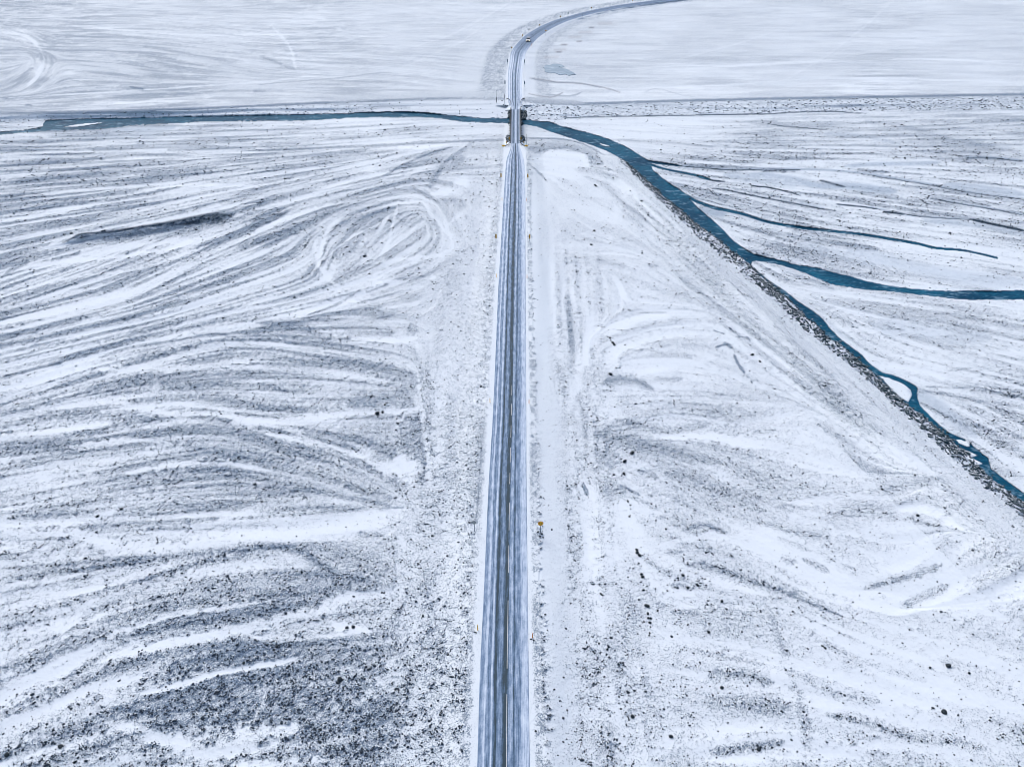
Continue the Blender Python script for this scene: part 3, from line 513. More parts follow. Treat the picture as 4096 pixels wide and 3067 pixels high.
# vertical rows left by the grader right of the road
for k, x0 in enumerate([2225, 2262, 2300, 2345, 2390]):
    pts = [(x0, 1000), (x0 + 22, 1400), (x0 + 45, 1900), (x0 + 75, 2500), (x0 + 115, 3067)]
    w = 16; p = smooth_pl(np.array(pts, float)); b = block(p, 60); d, t = pl_dist(GX[b], GY[b], p)
    gate = np.clip(.5 + .9 * (vnoise(GY[b] / 130 + 7 * k, GX[b] / 400, 1) - .5) * 2, 0, 1)
    E[b] += .20 * np.exp(-(d / (w * (.6 + t))) ** 2) * gate + .10 * np.exp(-(d / (w * (.6 + t))) ** 2) * gate * iso[b]
# pond margin / dry grass tints beyond the bridge
for x, y, w in [(2256,180,8),(2235,209,7),(2317,167,6),(2366,112,6),(2300,150,14),(2340,130,14),(2240,200,14),(2205,230,16),(2420,95,16)]:
    add(BROWN, [(x - w * 1.5, y), (x + w * 1.5, y - 1)], w * .8, .6 if w < 9 else .3, scale=1)
    if w < 9: add(E, [(x - w, y), (x + w, y)], 5, .35, scale=1)
for pts, w in [([(2120,312),(2240,330),(2330,336),(2420,352),(2480,370)],3),([(2115,376),(2180,388),(2215,388),(2250,372)],3)]:
    stroke(E, pts, w, w, .55, .9, scale=1, noise=.4); add(BROWN, pts, 6, .4, scale=1)
# tributaries: frozen (bluish, smooth) or open
ICE = [([(2650,652),(2715,664),(2812,669),(2928,678),(3072,675),(3303,680),(3442,692),(3535,706),(3674,729),(3813,754),(3905,770),(4096,793)],8,.8),
 ([(3000,700),(3072,706),(3188,724),(3280,743),(3396,745),(3535,761),(3581,766)],26,.7),([(2900,700),(3072,722),(3200,735)],30,.45),([(3715,791),(3859,817),(3975,835),(4096,858)],8,.7),([(3780,740),(3900,750),(4096,780)],26,.55),
 ([(2793,835),(2854,850),(2904,856)],26,.8),([(2904,840),(2974,858),(3072,891)],14,.6),([(3400,1000),(3550,1040),(3800,1100),(4096,1130)],50,.35),([(3200,980),(3500,1060)],40,.3),([(3345,817),(3419,824),(3512,835),(3618,858),(3720,868),(3882,876)],7,.7),
 ([(3700,882),(3900,900),(4096,935)],20,.5),([(3380,665),(3500,657),(3640,655),(3760,650)],14,.6),([(3859,629),(3952,630),(4096,643)],9,.9),([(3300,535),(3450,545),(3600,575)],12,.4),([(3640,1560),(3720,1600),(3800,1660),(3900,1740)],46,.5),
 ([(3130,1200),(3260,1260),(3400,1360)],20,.3),([(3500,1300),(3700,1330),(3950,1350)],60,.25),([(440,520),(560,520),(700,508)],20,.5),([(300,540),(500,545),(650,530)],18,.3),([(3200,810),(3300,835)],8,.5)]
for pts, w, v in ICE:
    stroke(BLUE, pts, w, w, v, 1, scale=1, noise=.3, tex=0, soft=.6); stroke(E, pts, w * .9, w * .9, .12, v, scale=1, noise=.2, tex=.1)
for pts, w, v in [([(2715,664),(2812,672),(2928,681),(3072,678),(3200,680)],3,.9),([(3442,696),(3674,733),(3905,775),(4096,797)],3,.7),([(3715,792),(3859,819),(3975,838),(4096,862)],3.5,.8),([(2664,678),(2761,698),(2835,719),(2904,728)],5,.95),
 ([(3006,745),(3072,750),(3132,763),(3202,782)],3.5,.95),([(2840,752),(2904,760),(2974,775),(3072,795),(3165,812),(3257,830),(3350,846)],4,.85),([(3345,817),(3419,824),(3512,836)],3.5,.9),([(3535,847),(3618,857)],6,1.),([(3882,877),(3952,893),(4021,907),(4110,926)],8,1.),
 ([(3618,857),(3720,870),(3882,878)],3,.7),([(2224,474),(2372,469),(2557,465),(2742,462),(2974,458),(3072,457),(3165,450),(3327,446),(3465,456)],3.5,.75),([(3072,497),(3174,509),(3327,521)],3,.7),([(2242,508),(2354,540)],3,.4),([(3859,634),(3952,632),(4096,647)],3,.8),([(3280,722),(3380,748)],8,.6)]:
    stroke(E, pts, w, w, v, 1, scale=1, noise=.25, tex=.05); stroke(DK, pts, w, w, v, 1, scale=1, noise=.25, tex=0)

# ------------------------------------------------------------------ water
WL = -1.15
def inside(X, Y, poly):
    r = np.zeros(X.shape, bool); n = len(poly)
    for i in range(n):
        x1, y1 = poly[i]; x2, y2 = poly[(i + 1) % n]
        if y1 == y2: continue
        c = ((Y < y1) != (Y < y2)) & (X < (x2 - x1) * (Y - y1) / (y2 - y1) + x1); r ^= c
    return r
RIGHT_UP = [(2030,477),(2085,481),(2141,486),(2201,491),(2242,506),(2289,518),(2354,534),(2409,550),(2446,564),(2492,583),(2529,604),(2557,622),(2594,645),(2604,664),(2610,682),(2645,710),(2673,733),(2705,752),(2740,775),(2761,800),(2793,835),(2854,886),(2895,923),(2928,960),(2965,988),(3011,1016),(3072,1032),(3132,1046),(3188,1062),(3271,1073),(3322,1090),(3396,1106),(3465,1127),(3535,1141),(3595,1150),(3674,1161),(3790,1167),(4096,1165),(4600,1160)]
RIGHT_LOW = [(4600,1200),(4096,1196),(3905,1198),(3836,1196),(3743,1185),(3660,1176),(3572,1166),(3479,1159),(3373,1145),(3322,1136),(3271,1113),(3225,1094),(3165,1071),(3095,1053),(3029,1043),(3006,1048),(3003,1062),(3029,1085),(3072,1122),(3141,1166),(3197,1212),(3257,1249),(3290,1277),(3322,1319),(3359,1356),(3396,1384),(3447,1421),(3475,1453),(3526,1490),(3581,1506),(3632,1527),(3669,1550),(3667,1587),(3678,1620),(3720,1666),(3794,1731),(3859,1759),(3905,1796),(3956,1837),(3961,1874),(4003,1907),(4096,1975),(4500,2260),
  (4500,2330),(4096,2010),(3989,1930),(3933,1884),(3891,1833),(3831,1782),(3780,1735),(3711,1680),(3627,1615),(3572,1569),(3502,1499),(3465,1467),(3424,1430),(3368,1378),(3313,1351),(3276,1305),(3225,1268),(3178,1217),(3118,1166),(3029,1090),(3002,1057),(2928,1002),(2863,946),(2789,900),(2715,831),(2659,789),(2604,733),(2534,673),(2495,640),(2430,604),(2353,575),(2270,548),(2190,522),(2141,504),(2085,495),(2030,493)]
LEFT = [(2060,476),(1996,476),(1927,476),(1857,469),(1765,460),(1686,450),(1556,449),(1441,453),(1348,458),(1255,459),(1163,462),(1024,464),(972,465),(694,470),(602,473),(417,476),(185,483),(176,492),(171,509),(153,516),(93,523),(0,530),(-400,556),(-400,568),(0,539),(93,530),(185,523),(278,520),(393,517),(463,511),(532,500),(671,494),(787,487),(1018,484),(1209,482),(1302,477),(1418,470),(1533,468),(1672,468),(1765,475),(1857,487),(1973,491),(2060,494)]
FLOE1 = [(3509,1499),(3558,1511),(3618,1536),(3646,1560),(3648,1583),(3634,1611),(3604,1592),(3563,1555),(3535,1522)]
FLOE2 = [(3820,1757),(3840,1757),(3868,1766),(3884,1785),(3868,1789),(3838,1775)]
FLOE3 = [(3835,1790),(3860,1796),(3915,1822),(3890,1830),(3905,1838),(3935,1855),(3915,1862),(3880,1850)]
BAR1 = [(2395,573),(2425,578),(2450,590),(2415,588)]; BAR2 = [(250,508),(330,494),(420,489),(390,500),(290,512)]
wat = np.zeros(SH, bool)
wob = 1.6 * iso
for poly in (RIGHT_UP + RIGHT_LOW, LEFT):
    b = block([(max(-400, min(4600, x)), y) for x, y in poly], 6); wat[b] |= inside(GX[b] + wob[b], GY[b] + .7 * wob[b], poly)
for poly in (FLOE1, FLOE2, FLOE3, BAR1, BAR2):
    b = block(poly, 6); m = inside(GX[b], GY[b] + .4 * wob[b], poly); wat[b] &= ~m; s_ = E[b]; s_[m] = .02; z_ = Z[b]; z_[m] = -1.08
for pts, w in [([(2594,648),(2650,655),(2715,664)],5),([(2599,659),(2664,678),(2761,697),(2835,718)],6),([(2747,784),(2789,807),(2854,832),(2904,842),(2974,858),(3072,889),(3188,909),(3303,923),(3442,937),(3581,960),(3674,976),(3743,993),(3859,1003),(3989,1032)],8)]:
    p = smooth_pl(np.array(pts, float)); b = block(p, 20); d, t = pl_dist(GX[b], GY[b], p); wat[b] |= d < w * .5 * (1 - .45 * t) * (1 + .25 * S2[b]) + .6
# bank: dark bed, then shade of the undercut far banks painted along the edge
wf = wat.astype(np.float32)
def dil(a, n):
    for _ in range(n):
        c = a.copy(); c[1:] = np.maximum(c[1:], a[:-1]); c[:-1] = np.maximum(c[:-1], a[1:]); c[:, 1:] = np.maximum(c[:, 1:], a[:, :-1]); c[:, :-1] = np.maximum(c[:, :-1], a[:, 1:]); a = c
    return a
rim = dil(wf, 1) - wf
Z = np.where(wat, -1.6, np.maximum(Z, -1.05 + .02 * np.clip(S2, -1, 1)))
blend(E, wf * .95, .8); blend(DK, wf, .8)
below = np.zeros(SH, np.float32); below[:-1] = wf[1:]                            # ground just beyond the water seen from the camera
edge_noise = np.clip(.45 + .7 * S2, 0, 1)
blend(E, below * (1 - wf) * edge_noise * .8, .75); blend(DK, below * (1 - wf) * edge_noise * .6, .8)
Z += rim * (-.05)
E = np.clip(E, 0, 1.1); E = np.where((E > .45) & (DK < .2), .45 + (E - .45) * .8, E)

# pit row of dark melt spots on the levee side
for pts, w in [([(2860,1390),(2900,1378),(2930,1395)],9),([(2918,1310),(2935,1330)],7),([(2935,1415),(2950,1450),(2975,1490),(3010,1530)],8),([(2855,1322),(2900,1335)],3),([(2945,1345),(2990,1350),(3000,1365)],5),([(2480,1940),(2560,1980)],6),([(2330,1935),(2350,1980)],9)]:
    stroke(E, pts, w, w, .9, .8, scale=1, noise=1.4, tex=.5, rough=.8)

# ------------------------------------------------------------------ ground mesh
PX, PY = world(GX, GY, Z)
nv = SH[0] * SH[1]
co = np.stack([PX, PY, Z], -1).reshape(-1, 3).astype(np.float32)
idx = np.arange(nv).reshape(SH); q = np.stack([idx[1:, :-1], idx[1:, 1:], idx[:-1, 1:], idx[:-1, :-1]], -1).reshape(-1)
me = bpy.data.meshes.new('ground'); me.vertices.add(nv); me.vertices.foreach_set('co', co.ravel())
nf = len(q) // 4; me.loops.add(len(q)); me.loops.foreach_set('vertex_index', q.astype(np.int32))
me.polygons.add(nf); me.polygons.foreach_set('loop_start', np.arange(0, nf * 4, 4, dtype=np.int32)); me.polygons.foreach_set('loop_total', np.full(nf, 4, np.int32))
me.polygons.foreach_set('use_smooth', np.ones(nf, bool)); me.update()
at = me.color_attributes.new('cover', 'FLOAT_COLOR', 'POINT')
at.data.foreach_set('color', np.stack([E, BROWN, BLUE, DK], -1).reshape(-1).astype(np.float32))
ground = link(bpy.data.objects.new('ground', me)); props(ground, kind='structure')

g = NT('snowy_gravel'); P = g.pos()
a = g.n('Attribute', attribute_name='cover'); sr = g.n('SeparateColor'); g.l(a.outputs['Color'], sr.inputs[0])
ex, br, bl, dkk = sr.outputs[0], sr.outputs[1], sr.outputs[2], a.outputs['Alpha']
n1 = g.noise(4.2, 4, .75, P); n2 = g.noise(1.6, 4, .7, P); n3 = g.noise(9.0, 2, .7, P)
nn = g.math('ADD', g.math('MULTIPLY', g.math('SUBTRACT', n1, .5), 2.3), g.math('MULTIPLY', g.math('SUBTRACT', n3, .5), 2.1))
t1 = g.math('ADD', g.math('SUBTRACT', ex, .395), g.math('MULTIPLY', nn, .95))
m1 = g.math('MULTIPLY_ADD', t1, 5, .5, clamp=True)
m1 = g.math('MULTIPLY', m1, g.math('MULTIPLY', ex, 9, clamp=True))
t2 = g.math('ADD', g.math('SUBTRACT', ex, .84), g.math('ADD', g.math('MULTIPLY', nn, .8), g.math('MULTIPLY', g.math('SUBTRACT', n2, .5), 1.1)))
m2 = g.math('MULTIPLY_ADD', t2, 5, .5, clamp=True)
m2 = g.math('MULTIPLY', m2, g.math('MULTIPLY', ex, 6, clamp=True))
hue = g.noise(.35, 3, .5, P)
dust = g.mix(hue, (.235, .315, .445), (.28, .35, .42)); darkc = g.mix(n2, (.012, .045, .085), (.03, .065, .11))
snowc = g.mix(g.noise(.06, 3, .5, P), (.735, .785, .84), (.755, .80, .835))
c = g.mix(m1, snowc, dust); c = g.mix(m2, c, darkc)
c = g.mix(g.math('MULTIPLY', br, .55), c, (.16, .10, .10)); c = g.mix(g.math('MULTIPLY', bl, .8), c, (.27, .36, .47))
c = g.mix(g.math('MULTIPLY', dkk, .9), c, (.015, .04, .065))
g.l(c, g.b.inputs['Base Color']); g.b.inputs['Roughness'].default_value = .85; g.b.inputs['Specular IOR Level'].default_value = .2
bp = g.n('Bump'); bp.inputs['Distance'].default_value = .12; bp.inputs['Strength'].default_value = .7
g.l(g.math('MULTIPLY', m1, g.math('ADD', n1, n3)), bp.inputs['Height']); g.l(bp.outputs[0], g.b.inputs['Normal'])
me.materials.append(g.m)

# river: one level sheet of water filling the carved channels
wm = MB(); x0, x1, y0, y1 = -900, 900, 60, 420
wm.add([(x0, y0, WL), (x1, y0, WL), (x1, y1, WL), (x0, y1, WL)], [(0, 1, 2, 3)])
r = NT('river_water'); P = r.pos(); mp = r.n('Mapping'); mp.inputs['Scale'].default_value = (.5, 1, 1); r.l(P, mp.inputs[0])
rp = r.noise(2.2, 4, .6, mp.outputs[0]); fo = r.noise(.5, 4, .65, mp.outputs[0])
cw = r.mix(r.ramp(r.noise(.07, 4, .6, P), [(.38, 0), (.62, 1)]), (.003, .062, .125), (.012, .135, .225))
foam = r.math('MULTIPLY_ADD', r.math('ADD', fo, r.math('MULTIPLY', rp, .5)), 7, -5.75, clamp=True)

cw = r.mix(r.math('MULTIPLY_ADD', rp, 5, -2.2, clamp=True), r.mix(.55, cw, (.001, .03, .07)), cw); cw = r.mix(r.math('MULTIPLY', foam, .6), cw, (.30, .46, .58)); r.l(cw, r.b.inputs['Base Color'])
r.b.inputs['Roughness'].default_value = .55; r.b.inputs['IOR'].default_value = 1.33; r.b.inputs['Specular IOR Level'].default_value = .12
b2 = r.n('Bump'); b2.inputs['Distance'].default_value = .25; b2.inputs['Strength'].default_value = .7; r.l(rp, b2.inputs['Height']); r.l(b2.outputs[0], r.b.inputs['Normal'])
props(wm.build('river', r.m), kind='structure')

# frozen pond beyond the bridge
pond = [(890,745),(912,722),(930,716),(960,722),(1000,708),(1040,706),(1090,715),(1125,735),(1095,742),(1060,738),(1100,755),(1150,765),(1200,790),(1245,815),(1250,826),(1205,822),(1180,836),(1130,818),(1080,828),(1020,806),(960,808),(905,790),(915,770)]
pw = smooth_pl([world(1850 + x / 2.76, y / 2.76, .45) for x, y in pond] + [world(1850 + pond[0][0] / 2.76, pond[0][1] / 2.76, .45)], 5)[:-1]
ic = NT('pond_ice'); P = ic.pos(); ci = ic.mix(ic.ramp(ic.noise(.25, 4, .6, P), [(.5, 0), (.72, 1)]), (.17, .26, .35), (.45, .55, .63)); ic.l(ci, ic.b.inputs['Base Color']); ic.b.inputs['Roughness'].default_value = .35
pm = MB(); n = len(pw); cpt = pw.mean(0)
pm.add([(x, y, .47) for x, y in pw] + [(x, y, .2) for x, y in pw], [tuple(range(n))] + [(i, n + i, n + (i + 1) % n, (i + 1) % n) for i in range(n)])
props(pm.build('frozen_pond', ic.m), kind='structure')

# ------------------------------------------------------------------ road
hw_n = 24; rows = []
v = []; uu = []; sv = []; f = []
fine = []
for i in range(len(CL) - 1):
    k = max(1, int(np.linalg.norm(CL[i + 1] - CL[i]) / 4)); fine += [i + j / k for j in range(k)]
fine.append(len(CL) - 1)
def at_(A, t): i = min(int(t), len(A) - 2); return A[i] + (A[i + 1] - A[i]) * (t - i)
for t in fine:
    l, r_, s_ = at_(Lw2, t), at_(Rw2, t), at_(CUM, t)
    for k in range(hw_n + 1):
        u = k / hw_n; p = l + (r_ - l) * u; crown = .05 * (1 - (2 * u - 1) ** 2)
        zz = RZ + crown - (.25 if k in (0, hw_n) else 0)
        v.append((p[0], p[1], zz)); uu.append(u); sv.append(s_)
for i in range(len(fine) - 1):
    for k in range(hw_n):
        a0 = i * (hw_n + 1) + k; f.append((a0, a0 + 1, a0 + hw_n + 2, a0 + hw_n + 1))
rm = bpy.data.meshes.new('road'); rm.from_pydata(v, [], f); rm.update()
nw = [1.0 if 438 < (CY - F * ((q[1] * sp - (H - q[2]) * cp) / (q[1] * cp + (H - q[2]) * sp))) < 574 else 0.0 for q in v]
bend = [min(1, max(0, (q[1] - 410) / 40)) for q in v]
for nm, arr in (('u', uu), ('s', sv), ('narrow', nw), ('bend', bend)):
    A = rm.attributes.new(nm, 'FLOAT', 'POINT'); A.data.foreach_set('value', arr)
rd = NT('snowy_asphalt')
au = rd.n('Attribute', attribute_name='u').outputs['Fac']; as_ = rd.n('Attribute', attribute_name='s').outputs['Fac']
cmb = rd.n('CombineXYZ'); rd.l(rd.math('MULTIPLY', au, 6.6), cmb.inputs[0]); rd.l(rd.math('MULTIPLY', as_, .022), cmb.inputs[1])
cmb2 = rd.n('CombineXYZ'); rd.l(rd.math('MULTIPLY', au, 6.6), cmb2.inputs[0]); rd.l(rd.math('MULTIPLY', as_, .25), cmb2.inputs[1])
wig = rd.math('MULTIPLY', rd.math('SUBTRACT', rd.noise(1.1, 3, .5, cmb.outputs[0]), .5), .085)
uw = rd.math('ADD', au, wig)
RAMP = [(0,.55),(.06,.42),(.10,.40),(.125,.12),(.15,.16),(.17,.48),(.235,.50),(.255,.14),(.275,.18),(.30,.55),(.325,.88),(.345,.9),(.365,.55),(.42,.46),(.465,.58),(.49,.86),(.53,.96),(.56,.82),(.585,.45),(.62,.28),(.65,.40),(.675,.72),(.695,.70),(.72,.40),(.76,.46),(.80,.44),(.84,.20),(.88,.14),(.97,.18),(1,.25)]
wear = rd.ramp(uw, RAMP)
an = rd.n('Attribute', attribute_name='narrow').outputs['Fac']; ab = rd.n('Attribute', attribute_name='bend').outputs['Fac']
r2 = rd.ramp(au, [(0,.1),(.12,.15),(.2,.66),(.36,.68),(.43,.2),(.56,.12),(.62,.2),(.67,.68),(.84,.66),(.9,.15),(1,.2)])
r3 = rd.ramp(au, [(0,.42),(.1,.46),(.3,.5),(.38,.66),(.46,.56),(.55,.68),(.65,.5),(.8,.5),(.92,.44),(1,.36)])
wear = rd.mix(an, wear, r2); wear = rd.mix(ab, wear, r3)
st = rd.noise(7, 4, .6, cmb.outputs[0]); st2 = rd.noise(2.2, 3, .6, cmb2.outputs[0]); gr = rd.noise(5, 4, .6, rd.pos())
wv = rd.math('ADD', wear, rd.math('MULTIPLY', rd.math('SUBTRACT', st, .5), 1.0))
wv = rd.math('ADD', rd.math('MULTIPLY_ADD', rd.math('SUBTRACT', wv, .5), .95, .58), rd.math('MULTIPLY', rd.math('SUBTRACT', st2, .5), .7)); wv = rd.math('ADD', wv, rd.math('MULTIPLY', rd.math('SUBTRACT', gr, .5), .28))
# thinner wear further away: snow covers more of the far road
far_ = rd.math('MULTIPLY', rd.math('SUBTRACT', as_, 110), .0011, clamp=True)
wv = rd.math('SUBTRACT', wv, rd.math('MULTIPLY', rd.math('MULTIPLY', far_, .75), rd.math('SUBTRACT', 1, rd.math('MAXIMUM', ab, an))))
col = rd.ramp(wv, [(.0, (.64, .71, .80)), (.25, (.44, .52, .65)), (.5, (.17, .25, .38)), (.72, (.055, .115, .20)), (.92, (.010, .04, .068)), (1, (.006, .03, .05))])
rd.l(col, rd.b.inputs['Base Color']); rd.b.inputs['Roughness'].default_value = .7
rm.materials.append(rd.m); road = link(bpy.data.objects.new('road', rm)); props(road, kind='structure')
# centre line dashes still showing through the snow
mk = NT('worn_line_paint'); mk.l(mk.mix(mk.noise(3, 4, .6, mk.pos()), (.35, .38, .42), (.75, .76, .76)), mk.b.inputs['Base Color'])
dm = MB(); s0 = 20.0
lin = []
for s_, e_ in [(y0_, y1_) for y0_, y1_ in [(3250, 2775), (2672, 2400), (2590, 2360), (2290, 2180), (2120, 2010), (1935, 1890), (1850, 1790), (1750, 1700), (1660, 1615), (1580, 1540)]]:
    def cpx(y):
        xl = np.interp(y, [e[1] for e in EDGE][::-1], [e[2] for e in EDGE][::-1]); xr = np.interp(y, [e[1] for e in EDGE][::-1], [e[3] for e in EDGE][::-1])
        return xl + (xr - xl) * .552
    if s_ == 2590: continue
    n_ = 6; L_, R_ = [], []
    for k in range(n_ + 1):
        y = s_ + (e_ - s_) * k / n_; X, Y = world(cpx(y), y, RZ + .055); L_.append((X - .035, Y, RZ + .056)); R_.append((X + .035, Y, RZ + .056))
    vs = []
    for l, r_ in zip(L_, R_): vs += [l, r_]
    dm.add(vs, [(2 * k, 2 * k + 1, 2 * k + 3, 2 * k + 2) for k in range(n_)])
props(dm.build('road_markings', mk.m), kind='structure')

# ------------------------------------------------------------------ ground height lookup for objects
def gz(px, py):
    i = np.clip(np.searchsorted(xs, px), 0, len(xs) - 1); j = np.clip(np.searchsorted(ys, py), 0, len(ys) - 1); return Z[j, i]
def place(px, py):
    z = float(gz(px, py)); X, Y = world(px, py, z); return float(X), float(Y), z

# ------------------------------------------------------------------ bridge
bx = 1.25
yb0 = world(2061, 572, RZ)[1]; yb1 = world(2062, 437, RZ)[1]; LB = yb1 - yb0
xa, xb = world(2061.8, 572, RZ)[0], world(2062.2, 437, RZ)[0]; ba = -math.atan2(xb - xa, LB)
br_ = empty('bridge', ((xa + xb) / 2, (yb0 + yb1) / 2, 0), ba, label='narrow one lane bridge with steel rails over the blue river', cat='bridge')
MB().box((0, 0, RZ - .17), (3.5, LB, .26)).build('deck', M['concrete'], br_)
for sx in (-1, 1):
    MB().box((sx * 1.66, 0, RZ + .085), (.2, LB, .2)).build('kerb', M['concrete'], br_, bevel=.02)
    MB().box((sx * 1.15, 0, RZ - .65), (.3, LB - 1, .7)).build('girder', M['rust'], br_)
    rail = MB()
    rail.box((sx * 1.80, 0, RZ + .72), (.06, LB, .30)); rail.box((sx * 1.80, 0, RZ + .38), (.05, LB, .08)); rail.build('guard_rail', M['rust'], br_)
    np_ = int(LB / 2)
    for k in range(np_):
        y = -LB / 2 + (k + .5) * LB / np_
        MB().box((sx * 1.90, y, RZ + .25), (.12, .12, 1.1)).box((sx * 2.05, y, RZ - .28), (.75, .22, .16)).build('rail_post', M['timber'], br_)
for k in (-1, 0, 1):
    pb = MB().box((0, k * LB / 4, -.9), (3.0, .7, 2.2)); pb.build('pier', M['concrete'], br_, bevel=.1)
for sg_ in (-1, 1):
    MB().box((0, sg_ * (LB / 2 - .4), -.5), (4.6, 1.2, 2.8)).build('abutment', M['concrete'], br_, bevel=.05)

# guard rails that curve away from the bridge ends
def guardrail(px0, px1, bulge, label, plate):
    p0 = np.array(world(*px0, RZ)); p1 = np.array(world(*px1, .6)); mid = (p0 + p1) / 2 + np.array(bulge)
    root = empty('guardrail', (float(p0[0]), float(p0[1]), .4), label=label, cat='guard rail', group='curved guard rails at the bridge ends')
    N = 10; pts = []
    for k in range(N + 1):
        t = k / N; p = (1 - t) ** 2 * p0 + 2 * t * (1 - t) * mid + t * t * p1; pts.append(p - p0)
    rb = MB()
    for k in range(N):
        a, b = pts[k], pts[k + 1]; c = (a + b) / 2; L = np.linalg.norm(b - a); an = math.atan2(b[1] - a[1], b[0] - a[0])
        zt = RZ + .55 - .4 - .2 * k / N
        rb.box((c[0], c[1], zt), (L * 1.06, .05, .30), an); rb.box((c[0], c[1], zt), (L * 1.06, .12, .08), an)
    rb.build('rail', M['rust'], root)
    for k in (1, 3, 5, 8, 10):
        a = pts[k]; MB().box((a[0], a[1], .15), (.13, .13, 1.5)).build('post', M['timber'], root)
    if plate:
        a = pts[-1]; MB().box((a[0], a[1] - .12, RZ + .35 - .4), (1.0, .05, .5)).build('end_plate', M['yellow'], root)
    return root
guardrail((2041, 568), (2014, 594), (1.0, -3.5), 'curved guard rail at the near left corner of the bridge with yellow end plate', True)
guardrail((2081, 568), (2105, 594), (-1.0, -3.5), 'curved guard rail at the near right corner of the bridge with yellow end plate', True)
guardrail((2044, 424), (2026, 404), (.8, 4), 'dark curved guard rail flaring left beyond the far end of the bridge', False)
guardrail((2080, 424), (2099, 404), (-.8, 4), 'dark curved guard rail flaring right beyond the far end of the bridge', False)

# ------------------------------------------------------------------ signs and posts
def post(px, py, mat, h, w, label, group):
    x, y, z = place(px, py); o = empty('marker_post', (x, y, z), label=label, cat='marker post', group=group)
    MB().box((0, 0, h / 2 - .15), (w, w * .6, h + .3)).build('shaft', mat, o, bevel=.015)
    MB().box((0, -w * .3 - .008, h - .14), (w * .7, .012, .12)).build('reflector', M['grey'], o)
    return o
LP = [(1911,2519,'lowest and nearest yellow marker post left of the road'),(1960,1610,'second yellow marker post left of the road from the photo bottom'),(1987,1110,'third yellow marker post left of the road, below the striped panels'),(2008,802,'yellow marker post left of the road between two striped panels')]
RP_ = [(2130,2550,'lowest and nearest orange marker post right of the road'),(2116,1613,'second orange marker post right of the road from the photo bottom'),(2108,1113,'third orange marker post right of the road, below the striped panels'),(2105,804,'orange marker post right of the road between two striped panels')]
for x, y, l in LP: post(x, y, M['yellow'], .95, .13, l, 'yellow marker posts left of the road')
for x, y, l in RP_: post(x, y, M['orange'], .85, .12, l, 'orange marker posts right of the road')
post(2329, 74, M['steel'], 2.4, .1, 'thin grey marker post inside the far bend of the road', None); post(2126, 184, M['orange'], 1.1, .12, 'small marker post at the right road edge just below the white car', None)

def stripes(mb, w, h, zc, y, n, slant, flip=1):
    # diagonal bars clipped to the panel outline
    for k in range(-1, n + 1):
        z0 = -h / 2 + (k + .25) * h / n; th = h / n * .5; pts = []
        poly = [(-w / 2, z0), (w / 2, z0 + flip * slant), (w / 2, z0 + th + flip * slant), (-w / 2, z0 + th)]
        def clip(poly, lim, up):
            out = []
            for i in range(len(poly)):
                a, b = poly[i], poly[(i + 1) % len(poly)]; ia = (a[1] <= lim) if up else (a[1] >= lim); ib = (b[1] <= lim) if up else (b[1] >= lim)
                if ia: out.append(a)
                if ia != ib: t = (lim - a[1]) / (b[1] - a[1]); out.append((a[0] + (b[0] - a[0]) * t, lim))
            return out
        poly = clip(clip(poly, h / 2 - .02, True), -h / 2 + .02, False) if poly else poly
        if len(poly) < 3: continue
        m_ = len(poly); mb.add([(a, y, zc + b) for a, b in poly] + [(a, y + .006, zc + b) for a, b in poly], [tuple(range(m_)), tuple(range(2 * m_ - 1, m_ - 1, -1))] + [(i, m_ + i, m_ + (i + 1) % m_, (i + 1) % m_) for i in range(m_)])
    return mb
def hazard(px, py, label, group, flip, w=.40, h=1.15, top=1.95, z=None, n=4, name='hazard_panel', back=False, rz=0):
    x, y, zz = place(px, py)
    if z is not None: x, y = map(float, world(px, py, z)); zz = z
    o = empty(name, (x, y, zz), rz, label=label, cat='hazard panel' if name == 'hazard_panel' else 'curve sign', group=group)
    MB().cyl((0, .04, -.3), (0, .04, top - .1), .04).build('pole', M['steel'], o)
    pn = MB().box((0, 0, top - h / 2), (w, .03, h)).build('panel', M['grey'] if back else M['yellow'], o, bevel=.01)
    if not back: stripes(MB(), w - .03, h, top - h / 2, -.024, n, w * .7, flip).build('stripes', M['black'], pn)
    return o
GHP = 'yellow and black striped panels along the road'
hazard(2004, 719, 'striped yellow and black panel left of the road, the one nearest the bridge rails', GHP, -1)
hazard(2111, 721, 'striped yellow and black panel right of the road, the one nearest the bridge rails', GHP, -1)
hazard(1984, 965, 'larger striped panel left of the road, nearer to the camera', GHP, -1)
hazard(2118, 967, 'larger striped panel right of the road, nearer to the camera', GHP, -1)
hazard(2037.5, 566, 'small striped panel on the near left corner post of the bridge', GHP, 1, .42, .9, 1.5, z=.9)
hazard(2083.5, 566, 'small striped panel on the near right corner post of the bridge', GHP, 1, .42, .9, 1.5, z=.9)
hazard(2025.5, 582, 'little yellow panel behind the near left curved guard rail', GHP, 1, .3, .75, 1.4)
hazard(2095.5, 582, 'little yellow panel behind the near right curved guard rail', GHP, 1, .3, .75, 1.4)
GB = 'dark backs of the panels beyond the bridge'
for x, y, l in [(2029.5,259,'dark panel back left of the road, farther one of the left pair beyond the bridge'),(2098.5,261,'dark panel back right of the road, farther one of the right pair beyond the bridge'),(2020,347,'dark panel back left of the road just beyond the bridge'),(2098,348,'dark panel back right of the road just beyond the bridge')]:
    o = hazard(x, y, l, GB, 1, .42, 1.4, 2.4, back=True)
    for c_ in o.children:
        c_.data.materials[0] = M['steel']
GC = 'yellow chevron signs on the outside of the bend'
